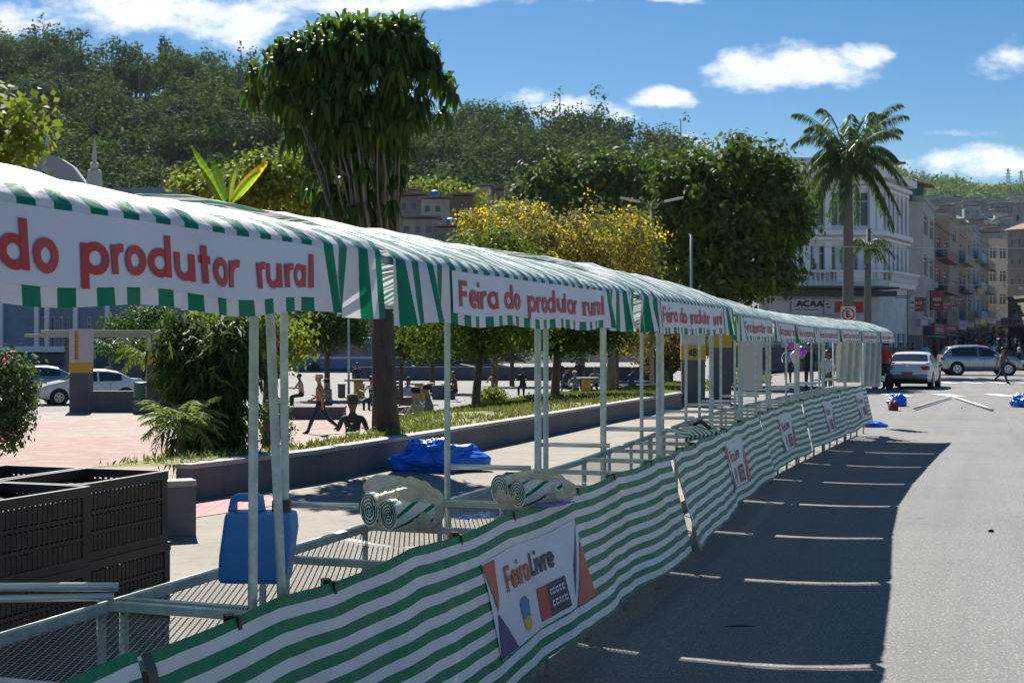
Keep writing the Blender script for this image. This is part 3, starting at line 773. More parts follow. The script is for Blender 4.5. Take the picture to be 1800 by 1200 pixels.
def clumps(n, ell, rng, shell=.55, flat=1.0):
    """clump centres in a union of ellipsoids (cx,cy,cz,rx,ry,rz)"""
    out = []
    wts = np.array([e[3]*e[4]*e[5] for e in ell])**.67; cnt = np.maximum(3, (n*wts/wts.sum()).astype(int))
    for e, k in zip(ell, cnt):
        d = norm(rng.normal(size=(k, 3))); rad = rng.uniform(shell, 1.02, (k, 1))
        out.append(np.array(e[:3])+d*rad*np.array(e[3:6]))
    return np.concatenate(out)
def tree(name, x, y, z0, ell, nclump, nleaf, leaf, cr, lm, label, cat='tree', trunk=.15, tm=None, bend=(0, 0), group=None, flowers=None, limbs=7, seed=1, droop=.1, ftop=True, wl=.55, stems=None, shell=.55):
    rng = np.random.default_rng(seed)
    root = empty(name, (x, y, z0), label=label, cat=cat, group=group)
    ell = [(e[0], e[1], e[2], e[3], e[4], e[5]) for e in ell]
    cc = clumps(nclump, ell, rng, shell)
    n = len(cc)*nleaf; c = np.repeat(cc, nleaf, 0)+rng.normal(size=(n, 3))*cr*np.array([1, 1, .7])
    cen = np.mean(cc, 0); d = norm(c-cen)*.5+rng.normal(size=(n, 3))*.8; d[:, 2] -= droop*2
    L = rng.uniform(.7, 1.25, n)*leaf; out_ = (c-np.repeat(cc, nleaf, 0))/cr+norm(c-cen)*.5; out_[:, 2] += .5
    quads_mesh('crown', diamonds(c, d, L, L*wl, rng, droop, nrm=out_, k=.62), [lm], root)
    if flowers:
        fm, fn, fs, fsel = flowers
        k = rng.choice(len(cc), fn); fc = cc[k]+rng.normal(size=(fn, 3))*cr*.45; zs = cc[:, 2]
        o = np.repeat(fc, 10, 0)+rng.normal(size=(fn*10, 3))*fs*1.3; q = diamonds(o, rng.normal(size=(len(o), 3)), fs, fs*.8, rng)
        quads_mesh('blossom', q, [fm], root)
    if trunk:
        mb = MB(); zt = min(e[2]-e[5]*.5 for e in ell); top = Vector((bend[0], bend[1], max(.5, zt)))
        pts = [Vector((0, 0, -.1)), Vector((bend[0]*.2, bend[1]*.2, top.z*.35)), Vector((bend[0]*.6, bend[1]*.6, top.z*.7)), top]
        mb.tube(pts, [trunk*1.25, trunk, trunk*.85, trunk*.75], 9)
        idx = rng.choice(len(cc), min(limbs, len(cc)), replace=False)
        for k in idx:
            tgt = Vector(cc[k]); a = top.lerp(pts[2], rng.uniform(0, .6)); m1 = a.lerp(tgt, .45)+Vector((0, 0, .12*(tgt-a).length))
            mb.tube([a, m1, tgt], [trunk*.5, trunk*.32, trunk*.1], 6)
        mb.build('trunk', [tm or M_BARK], root, smooth=True)
    return root

# --- the big dracaena with drooping strap leaves
def straps(cc, per, L, wd, rng, up=.9, seg=4):
    """rosettes of arching strap leaves; quads (N*seg,4,3)"""
    n = len(cc)*per; c = np.repeat(cc, per, 0); th = rng.uniform(0, 2*np.pi, n); ele = rng.uniform(.1, up, n)
    hd = np.stack([np.cos(th), np.sin(th), np.zeros(n)], -1); Ls = L*rng.uniform(.7, 1.25, n)[:, None]
    side = np.stack([-np.sin(th), np.cos(th), np.zeros(n)], -1)
    out = []; pL = pR = None
    for k in range(seg+1):
        t = k/seg; horiz = Ls*(.62*t-.12*t*t); vert = Ls*(ele[:, None]*.9*t-1.05*t*t)
        p = c+hd*horiz+np.array([0, 0, 1.0])*vert; w = wd*(math.sin(math.pi*min(.97, .12+t*.85))**.6)
        l, r = p-side*w/2, p+side*w/2
        if pL is not None: out.append(np.stack([pL, pR, r, l], 1))
        pL, pR = l, r
    q = np.stack(out, 1).reshape(-1, 4, 3); return q
def strap_mesh(name, q, seg, mats, parent):
    """weld segments of each strap so every leaf is one island"""
    n = len(q)//seg; q = q.reshape(n, seg, 4, 3)
    V = np.zeros((n, seg+1, 2, 3)); V[:, 0, 0] = q[:, 0, 0]; V[:, 0, 1] = q[:, 0, 1]
    for k in range(seg): V[:, k+1, 0] = q[:, k, 3]; V[:, k+1, 1] = q[:, k, 2]
    vv = V.reshape(-1, 3); base = (np.arange(n)*(seg+1)*2)[:, None]; f = []
    for k in range(seg): f.append(np.concatenate([base+2*k, base+2*k+1, base+2*k+3, base+2*k+2], 1))
    f = np.stack(f, 1).reshape(-1, 4).astype(np.int32)
    me = bpy.data.meshes.new(name); me.vertices.add(len(vv)); me.vertices.foreach_set('co', vv.reshape(-1).astype(np.float32))
    me.loops.add(4*len(f)); me.loops.foreach_set('vertex_index', f.reshape(-1)); me.polygons.add(len(f)); me.polygons.foreach_set('loop_start', np.arange(0, 4*len(f), 4, dtype=np.int32)); me.update(calc_edges=True)
    return link(name, me, mats, parent)
DT = W(680, 780, 20.6); DT.z = .42
def dracaena():
    rng = np.random.default_rng(12); root = empty('dracaena_tree', DT, label='tall dark tree with drooping strap leaves and many thin stems, behind the planter wall', cat='tree')
    s = F/20.6; D0 = 20.6
    def loc(px, py, dy=0): p = W(px, py, D0+dy); return np.array([p.x-DT.x, p.y-DT.y, p.z-DT.z])
    # silhouette of the crown: (photo row, left, right)
    sil = [(62, 560, 735), (85, 490, 765), (110, 465, 780), (150, 450, 790), (190, 460, 778), (225, 475, 748), (260, 500, 738), (300, 520, 730), (350, 530, 722), (395, 545, 712)]
    cc = []
    for _ in range(760):
        k = rng.uniform(0, 1)**1.45*(len(sil)-1.001); i = int(k); f = k-i
        py = sil[i][0]+(sil[i+1][0]-sil[i][0])*f; l = sil[i][1]+(sil[i+1][1]-sil[i][1])*f; r = sil[i][2]+(sil[i+1][2]-sil[i][2])*f
        u = rng.uniform(-1, 1); hw = (r-l)/2*(.86+.14*math.sin(py*.09+2*u)); px = (l+r)/2+u*hw*.96; dep = math.sqrt(max(0, 1-u*u))*hw/s*rng.choice([-1, -1, 1])*rng.uniform(.45, 1)
        if py > 240 and rng.uniform() < .55: continue
        cc.append(loc(px, py+rng.uniform(-16, 12), dep))
    for (px, py) in ((545, 50), (570, 44), (598, 40), (520, 66), (490, 88), (640, 46), (672, 42), (705, 48), (735, 60), (757, 80), (785, 130), (792, 150), (455, 130), (440, 150), (448, 110), (470, 100), (625, 60), (780, 185)):
        for q in range(3): cc.append(loc(px+rng.uniform(-6, 6), py+rng.uniform(8, 24), rng.uniform(-.8, .6)))
    cc = np.array(cc)
    h1 = loc(0, 120)[2]; h2 = loc(0, 230)[2]
    a_ = cc[:, 2] > h1; b_ = (cc[:, 2] <= h1) & (cc[:, 2] > h2); c_ = cc[:, 2] <= h2
    strap_mesh('crown', np.concatenate([straps(cc[a_], 14, .27, .062, rng, 2.2), straps(cc[a_], 11, .30, .06, rng, .9)]), 4, [LF_DRAC], root)
    strap_mesh('crown_sides', np.concatenate([straps(cc[b_], 11, .33, .055, rng, .9), straps(cc[b_], 7, .22, .055, rng, 2.1)]), 4, [LF_DRAC], root)
    strap_mesh('hanging_leaves', straps(cc[c_], 13, .33, .048, rng, .5), 4, [LF_DRAC], root)
    mb = MB(); b0 = Vector((0, 0, -.2)); 
    fork = Vector(loc(672, 560)); 
    mb.tube([b0, Vector(loc(676, 700)), fork, Vector(loc(662, 440))], [.24, .185, .17, .16], 12)
    mb.build('trunk', [barkmat('dracaena_bark', (.085, .065, .055))], root, smooth=True)
    for k in range(72):
        px0 = 652+rng.uniform(-60, 52); dy = rng.uniform(-.75, .3); base = Vector(loc(668, 585))+Vector((rng.uniform(-.1, .1), rng.uniform(-.1, .1), 0))
        top_y = rng.uniform(150, 300); pxt = 630+(px0-652)*rng.uniform(1.3, 2.1)
        a1 = Vector(loc(px0*.55+668*.45, 490, dy*.4)); a2 = Vector(loc(px0, 400, dy*.9)); a3 = Vector(loc(px0*.6+pxt*.4+rng.uniform(-5, 5), 310, dy*1.2)); a4 = Vector(loc(pxt, top_y, dy*1.25))
        r0 = rng.uniform(.014, .028)
        mb = MB(); mb.tube([base, a1, a1.lerp(a2, .5)+Vector((.015, 0, 0)), a2, a2.lerp(a3, .5)+Vector((-.02, 0, 0)), a3, a4], [r0*1.2, r0*1.1, r0, r0, r0*.9, r0*.85, r0*.6], 6)
        mb.build('stem', [M_STEM if k % 3 else M_BARKG], root, smooth=True)
dracaena()

# --- royal palms
def frond(mb, base, az, L, lift, droopf, rng, nleaf=26, wl=.42, hang=.6):
    """rachis in mb; returns leaflets"""
    pts = []; out = []
    h = Vector((math.cos(az), math.sin(az), 0))
    for k in range(9):
        t = k/8; pts.append(base+h*(L*(t*.95-.12*t*t*droopf))+Vector((0, 0, L*(lift*t-droopf*t*t))))
    mb.tube(pts, [.03*(1-.85*k/8)*max(1, L/2.5)*.8 for k in range(9)], 5)
    side = Vector((-h.y, h.x, 0))
    for k in range(nleaf):
        t = .12+.88*k/nleaf; f = t*8; i = min(7, int(f)); p = pts[i].lerp(pts[i+1], f-i); tang = (pts[i+1]-pts[i]).normalized()
        ll = wl*(math.sin(math.pi*min(1, .15+t*.8))**.5)*rng.uniform(.8, 1.15)
        for s_ in (-1, 1):
            d = (side*s_*.75+tang*.55+Vector((rng.uniform(-.12, .12), rng.uniform(-.12, .12), -hang*rng.uniform(.5, 1.2)))).normalized()
            out.append((p, d, ll))
    return out
def palm(name, x, y, z0, hgt, nf, L, label, trunk=.2, seed=3, crownshaft=True, wl=.45, nleaf=26, hang=.6, droopf=.75, tm=None, group=None, lmat=None, lift0=.2, lift1=1.1, bend=0):
    rng = np.random.default_rng(seed); root = empty(name, (x, y, z0), label=label, cat='palm tree' if hgt > 3 else 'small palm', group=group)
    top = Vector((bend, 0, hgt)); mb = MB(); n = 10
    mb.tube([Vector((bend*(k/n)**2, 0, -.1+(hgt+.1)*k/n)) for k in range(n+1)], [trunk*(1.15-.35*k/n+(.12*math.sin(math.pi*k/n) if hgt > 5 else 0)) for k in range(n+1)], 12)
    mb.build('trunk', [tm or M_BARKG], root, smooth=True)
    if crownshaft:
        m2 = MB(); m2.tube([top, top+Vector((0, 0, .6)), top+Vector((0, 0, 1.2))], [trunk*.8, trunk*.75, trunk*.35], 10); m2.build('crownshaft', [mat('crownshaft', (.10, .16, .05), .5)], root, smooth=True); top = top+Vector((0, 0, 1.1))
    pc = []; pd = []; pl = []; rm = MB()
    for k in range(nf):
        az = 2*math.pi*k*.618+rng.uniform(-.2, .2); a = k/nf; lift = lift1+(lift0-lift1)*a
        for (p, d, l) in frond(rm, top, az, L*rng.uniform(.85, 1.1), lift, droopf*rng.uniform(.8, 1.2), rng, nleaf, wl, hang): pc.append(p); pd.append(d); pl.append(l)
    q = diamonds(np.array([tuple(p) for p in pc]), np.array([tuple(p) for p in pd]), np.array(pl), min(.045, .1*wl)*max(1, L/2.2), rng, .15)
    rm.build('rachis', [mat('palm_rachis', (.13, .16, .05), .5)], root, smooth=True)
    quads_mesh('fronds', q, [lmat or LF_PALM], root)
    return root
PD = 78.0
p = W(1491, 600, PD); palm('royal_palm', p.x, p.y, -.2, 11.1, 52, 3.7, 'tall royal palm with grey trunk in front of the ornate white building', trunk=.29, seed=5, wl=.75, nleaf=50, hang=1.15, droopf=1.0, lift0=-.15, lift1=1.9)
p = W(1523, 600, 84); palm('slender_palm', p.x, p.y, -.2, 6.8, 14, 2.0, 'slender thin palm right of the tall royal palm', trunk=.13, seed=6, wl=.6, hang=1.0, droopf=1.1)

# --- trees behind the stalls
def ellpx(D, lst, x, y, z0):
    out = []
    for (px, py, rx, ry, dy) in lst:
        w_ = W(px, py, D+dy); s = F/D; out.append((w_.x-x, w_.y-y, w_.z-z0, rx/s, rx/s*.85, ry/s))
    return out
def ptree(name, D, px, lst, nclump, nleaf, leaf, cr, lm, label, z0=None, **kw):
    p = W(px, 600, D); z = H(p.x, p.y) if z0 is None else z0
    return tree(name, p.x, p.y, z, ellpx(D, lst, p.x, p.y, z), nclump, nleaf, leaf, cr, lm, label, **kw)
LF_BIG = leafmat('leaf_big', (.032, .066, .014), (.105, .15, .026), c=(.24, .27, .04), cthr=.88, scale=1.1, transl=.45)
ptree('broadleaf_tree', 60, 1280, [(1280, 380, 120, 90, 0), (1215, 400, 70, 95, .5), (1350, 420, 72, 85, -.5), (1290, 300, 95, 42, 0), (1200, 330, 60, 40, 0), (1370, 330, 45, 45, 0), (1240, 480, 70, 45, 0), (1330, 485, 60, 42, 0)],
      250, 92, .33, .40, LF_BIG, 'large dark round broadleaf tree beside the ornate white building', trunk=.3, seed=21, limbs=14, droop=.15, shell=.72)
ptree('broadleaf_tree', 100, 1020, [(1000, 330, 80, 50, 0), (1080, 325, 80, 50, 0), (950, 345, 42, 42, 0), (1150, 310, 60, 40, 0)], 150, 80, .5, .65, LF_MID, 'grey-green round tree behind the yellow flowering tree', trunk=.3, seed=22)
ptree('yellow_ipe_tree', 44, 1075, [(1070, 420, 95, 62, 0), (990, 430, 70, 55, .5), (1120, 470, 45, 60, -.4), (1000, 490, 110, 60, 0), (905, 400, 65, 36, 1)], 420, 26, .17, .30, LF_OLIVE, 'sparse brownish tree dotted with yellow flowers',
      flowers=(M_YFLOW, 300, .09, 0), trunk=.15, seed=23, limbs=22, wl=.4, tm=M_BARKG)
ptree('yellow_ipe_tree', 52, 870, [(870, 385, 62, 26, 0), (930, 380, 40, 22, 0), (850, 410, 40, 20, 0)], 110, 24, .17, .26, LF_OLIVE, 'small yellow flowering tree right of the hillside shacks', flowers=(M_YFLOW, 170, .10, 0), trunk=.1, seed=24, limbs=8)
ptree('small_tree', 34, 835, [(860, 450, 82, 45, 0), (780, 590, 70, 40, 0), (900, 585, 70, 38, .3), (840, 520, 90, 60, 0)], 180, 60, .13, .22, leafmat('leaf_bush', (.05, .09, .015), (.14, .19, .03)), 'small bushy green tree on the lawn with dark twisted trunk', trunk=.11, seed=25, bend=(.15, 0), limbs=9)
ptree('small_tree', 36, 975, [(985, 575, 85, 42, 0), (930, 560, 60, 40, .4), (1060, 570, 60, 35, 0)], 220, 40, .14, .2, LF_DARK, 'small dark tree on the lawn, brown trunk beside the dark round shrub', trunk=.12, seed=26, bend=(.1, 0), limbs=9, tm=barkmat('bark_red', (.16, .095, .07)))
ptree('small_tree', 42, 705, [(720, 590, 50, 32, 0), (745, 560, 50, 40, 0), (700, 610, 26, 18, 0)], 120, 40, .14, .2, LF_MID, 'small green street tree right of the dracaena trunk', trunk=.07, seed=27, limbs=6)
ptree('small_tree', 50, 1085, [(1090, 600, 55, 26, 0), (1120, 585, 40, 26, 0)], 70, 26, .15, .22, LF_OLIVE, 'thin reddish young tree near the totem sign', trunk=.07, seed=28, limbs=8)
ptree('street_tree', 70, 1180, [(1190, 605, 60, 32, 0), (1165, 640, 35, 25, 0), (1270, 600, 40, 30, 2)], 120, 30, .25, .3, leafmat('leaf_redgreen', (.05, .06, .02), (.09, .12, .03), c=(.25, .03, .06), cthr=.75), 'dark tree with red blossom left of the grey totem', trunk=.12, seed=29)
for q_, (px_, D_, py_, rx_, sd_, lb_) in enumerate(((575, 62, 578, 70, 91, 'far shade tree left of the dracaena trunk, before the blue bus'), (760, 70, 580, 75, 92, 'far shade tree between the dracaena trunk and the dark twisted trunk'), (900, 80, 590, 75, 93, 'dark far tree above the hunched sitting person'), (1020, 84, 585, 80, 94, 'dark far tree above the people at the plaza table'), (1150, 88, 590, 70, 95, 'dark far tree left of the numbered totem'), (240, 76, 590, 60, 96, 'dusty far tree behind the beige kiosk roof'))):
    ptree('shade_tree', D_, px_, [(px_-rx_*.3, py_, rx_*.7, 34, 0), (px_+rx_*.4, py_-14, rx_*.7, 38, .5)], 90, 60, .22, .34, LF_DARK if q_ % 2 == 0 else LF_MID, lb_, trunk=.13, seed=sd_, limbs=8)
# left side: yellow-green trees and large leaves
ptree('leafy_tree', 26, -60, [(25, 222, 58, 55, 0), (-40, 215, 80, 70, 0), (40, 255, 40, 32, 0), (-60, 280, 80, 60, 0)], 90, 16, .20, .26, LF_YEL, 'bright yellow-green tree cut off by the left edge, above the awning', trunk=.14, seed=31, wl=.7)
ptree('leafy_tree', 33, 470, [(480, 300, 52, 40, 0), (520, 330, 45, 60, 0), (440, 330, 60, 40, 0), (350, 318, 40, 20, 0), (400, 350, 70, 40, 0), (420, 580, 80, 60, 0), (505, 600, 45, 40, 0)], 300, 30, .16, .2, LF_YEL, 'yellow-green flowering tree left of the tall dracaena', trunk=.12, seed=32, wl=.6, flowers=(leafmat('pale_blossom', (.5, .35, .12), (.6, .5, .3)), 60, .07, 0))
def banana(px, D, topy, label, leaves, seed):
    rng = np.random.default_rng(seed); p = W(px, 600, D); z0 = H(p.x, p.y); root = empty('banana_plant', (p.x, p.y, z0), label=label, cat='banana plant')
    for (tx, ty, bx, by, w, colr) in leaves:
        a = W(bx, by, D)-Vector((p.x, p.y, z0)); b = W(tx, ty, D+rng.uniform(-.6, .3))-Vector((p.x, p.y, z0)); d = b-a; sd = Vector((d.z, 0, -d.x)).normalized()
        mb = MB(); W_ = w
        def fn(u, v):
            t = v; q = a+d*t+Vector((0, -.25*math.sin(t*2), -.18*t*t*d.length*.2)); k = (u-.5)*2
            return q+sd*(k*W_*math.sin(math.pi*min(.98, .08+t*.9))**.7/2)+Vector((0, abs(k)*.07-.02*math.sin(t*60), abs(k)*.04))
        mb.grid(fn, 6, 26); mb.build('leaf', [colr], root, smooth=True)
    mb = MB(); mb.tube([Vector((0, 0, -.1)), W(px, 380, D)-Vector((p.x, p.y, z0))], [.13, .09], 9); mb.build('trunk', [M_BARKG], root, smooth=True)
LB1 = leafmat('banana_green', (.14, .24, .02), (.22, .32, .03), transl=.5); LB2 = leafmat('banana_yellow', (.40, .32, .02), (.50, .38, .03), transl=.5)
banana(395, 25, 260, 'banana plant with long upright yellow-green leaves rising above the awning', [(340, 258, 394, 356, .13, LB1), (374, 276, 398, 352, .16, LF_MID), (474, 286, 402, 362, .20, LB2), (462, 300, 402, 366, .13, LB1), (356, 296, 392, 366, .10, LB1), (420, 290, 402, 358, .10, LF_YEL)], 4)

# tropical clump and small palms near the wall
ptree('tropical_shrub', 17.6, 365, [(385, 690, 38, 90, 0), (345, 660, 45, 60, .2), (410, 620, 40, 70, 0), (370, 780, 48, 45, -.2), (330, 600, 45, 40, .5)], 230, 26, .22, .13, LF_DARK, 'dense dark tropical shrub beside the pavement, left of the stall posts', z0=.12, trunk=0, seed=41, wl=.22, droop=.4, cat='shrub')
if 0: palm('areca_palm', p.x, p.y, .1, 1.5, 9, .95, 'leaning feathery palm inside the dark shrub', trunk=.05, seed=42, crownshaft=False, wl=.32, nleaf=24, hang=.35, bend=-.25, droopf=.6)
p = W(318, 600, 16.6); palm('pygmy_palm', p.x, p.y, .08, .74, 30, .62, 'small bright feathery palm beside the pavement, above the black crates', trunk=.055, seed=43, crownshaft=False, wl=.17, nleaf=22, hang=.25, droopf=.65, lmat=leafmat('leaf_pygmy', (.11, .17, .035), (.26, .32, .09), transl=.45), tm=M_BARK, lift1=1.2)
p = W(258, 600, 60); palm('plaza_palm', p.x, p.y, -.75, 1.9, 16, 1.6, 'young bright plaza palm before the beige kiosk roof', trunk=.08, seed=44, crownshaft=False, wl=.4, lmat=LF_YEL)
for (px, D, s_, l) in ((195, 64, 45, 'thin dark street palm behind the yellow-lettered totem'), (222, 66, 46, 'second thin dark street palm, right of the first')):
    p = W(px, 600, D); palm('street_palm', p.x, p.y, -.75, 2.3, 14, 1.3, l, trunk=.09, seed=s_, crownshaft=False, wl=.4)
ptree('flowering_shrub', 15.2, -25, [(-15, 700, 62, 75, 0), (22, 655, 32, 34, 0), (12, 745, 40, 40, 0), (48, 690, 18, 30, 0)], 170, 26, .062, .075, leafmat('leaf_shrub', (.04, .075, .02), (.10, .15, .05), c=(.3, .34, .2), cthr=.88), 'pink-flowered shrub cut off by the left edge, behind the black crates', z0=0, trunk=.05, seed=51, flowers=(M_PFLOW, 16, .035, 0), cat='shrub', wl=.6, bend=(.12, 0), limbs=8, tm=M_BARKG)
for i, (px, D, py, rx, ry, lm, l) in enumerate(((480, 30, 740, 30, 40, LF_MID, 'green shrub left of the walking man'), (632, 19.6, 785, 26, 20, leafmat('leaf_silver', (.20, .25, .12), (.42, .45, .28)), 'silvery low bush at the foot of the dracaena trunk'),
        (470, 52, 640, 28, 22, LF_MID, 'dark green bush in a planter behind the walking man'), (775, 33, 760, 14, 14, LF_DARK, 'small dark tuft on the lawn left of the dark twisted trunk'), (860, 36, 700, 22, 14, LF_YEL, 'pale green low bush right of the dark twisted trunk'),
        (1240, 66, 690, 40, 20, LF_DARK, 'low hedge left of the grey totem base'), (940, 30.5, 722, 26, 28, LF_DARK, 'dark round shrub on the lawn edge beside the brown trunk'), (310, 50, 665, 45, 22, LF_YEL, 'white-flowering bush on the planter right of the green bin'), (1310, 62, 670, 40, 22, LF_OLIVE, 'brown weedy shrub behind the far stalls'))):
    p = W(px, py, D); ptree('shrub', D, px, [(px, py, rx, ry, 0), (px+rx*.5, py+ry*.4, rx*.6, ry*.6, 0)], 60, 34, .075*max(1, D/30), .09*max(1, D/30), lm, l, z0=p.z-ry/(F/D), trunk=0, seed=60+i, cat='shrub', flowers=(M_WFLOW, 40, .06, 0) if i == 7 else None)

# --- wooded hill
def ridge_z(px):      # photo row of the tree tops on the skyline
    xs_ = [-900, -400, 0, 100, 200, 300, 430, 600, 750, 870, 1000, 1100, 1200, 1300, 1400, 1600, 1800, 2400]
    ys_ = [78, 56, 72, 80, 114, 100, 122, 165, 208, 207, 224, 238, 256, 285, 330, 400, 470, 560]
    return np.interp(px, xs_, ys_)
def hill_h(x, y):
    """wooded hill: foot at 170 m, ridge at 360 m"""
    px = 900+F*x/np.maximum(y, 1)
    top = E+(600-ridge_z(px))/F*360-9
    f = sst(y, 150, 360); u = .35*f+.65*np.clip((y-150)/210, 0, 1)
    back = 1-.5*sst(y, 370, 600)
    n = 2.2*np.sin(x*.06+1)*np.sin(y*.045)
    return np.where(y < 150, -3, -1+(top+1)*u*back+n*np.clip((y-150)/60, 0, 1))
hx = np.linspace(-420, 260, 120); hy = np.linspace(140, 620, 80); X, Y = np.meshgrid(hx, hy); Z = hill_h(X, Y)
me = bpy.data.meshes.new('hill'); co = np.stack([X, Y, Z], -1).reshape(-1, 3); i = np.arange(119*79); a = (i//119)*120+i % 119
me.from_pydata(co.tolist(), [], np.stack([a, a+1, a+121, a+120], -1).tolist()); o = link('hill', me, [mat('hill_soil', (.045, .06, .025), .95, var=.5, vscale=.05)], smooth=True); o['kind'] = 'structure'
LF_HILL = leafmat('leaf_forest', (.018, .048, .010), (.105, .155, .038), scale=.14, c=(.15, .16, .06), cthr=.9, transl=.3, rough=.8, spec=.05)
def forest():
    rng = np.random.default_rng(5); N = 1250; vs = []; tmb = MB()
    ys_ = 152+215*rng.uniform(0, 1, N)**.8; px = rng.uniform(-120, 1420, N); xs_ = (px-900)/F*ys_
    zs = hill_h(xs_, ys_)
    for x, y, z in zip(xs_, ys_, zs):
        r = rng.uniform(2.2, 5.6)*(1 if y > 200 else .8); h = r*rng.uniform(1.6, 2.6); k = int(rng.uniform(7, 12))
        thin = y > 320 and rng.uniform() < .25
        if thin: h *= 1.3; r *= .6
        cc = norm(rng.normal(size=(k, 3)))*np.array([r, r, h*.42])*rng.uniform(.45, .95, (k, 1)); cc[:, 2] += h*.75; cc += np.array([x, y, z])
        nl = 60 if y < 240 else 50
        if thin: nl = 18
        c = np.repeat(cc, nl, 0)+rng.normal(size=(k*nl, 3))*r*.19; d = rng.normal(size=c.shape); d[:, 2] -= .2
        on = (c-np.repeat(cc, nl, 0))/(r*.19)+norm(c-np.array([x, y, z+h*.5]))*1.0; on[:, 2] += .5
        vs.append(diamonds(c, d, rng.uniform(.45, 1.0, len(c))*(1.05 if y > 240 else .85), .6, rng, nrm=on, k=.72))
        if rng.uniform() < .8: tmb.tube([(x, y-r*.55, z-.5), (x+rng.uniform(-.5, .5), y-r*.75, z+h*.98)], [.24, .10], 4, cap=False)
    q = np.concatenate(vs); o = quads_mesh('forest', q, [LF_HILL]); tag(o, kind='stuff')
    o2 = tmb.build('forest_trunks', [M_STEM]); tag(o2, kind='stuff')
forest()
# ------------------------------------------------------------ people
SKIN = mat('skin', (.22, .12, .08), .55); SKIN2 = mat('skin_light', (.36, .21, .15), .55); HAIR = mat('hair_dark', (.012, .010, .009), .6); HAIRG = mat('hair_grey', (.30, .29, .28), .6)
def cloth(n, c): return mat('cloth_'+n, c, .85, var=.15, vscale=8, bump=.3, bscale=12)
C_DARK = cloth('dark', (.022, .022, .026)); C_NAVY = cloth('navy', (.025, .035, .07)); C_GREY = cloth('grey', (.16, .165, .17)); C_WHITE = cloth('white', (.55, .54, .52)); C_RED = cloth('red', (.55, .02, .018))
C_ORANGE = cloth('salmon', (.50, .22, .13)); C_CREAM = cloth('cream', (.45, .36, .22)); C_BLUE = cloth('blue', (.22, .33, .48)); C_OLIVE = cloth('olive', (.10, .11, .075)); C_GREEN = cloth('lime', (.12, .42, .08)); C_BROWN = cloth('brown', (.14, .08, .05)); C_TEAL = cloth('teal', (.30, .52, .48)); SHOE = mat('shoe', (.02, .02, .02), .5)
def sph(a, r): return Vector((math.sin(a)*r, 0, math.cos(a)*r))
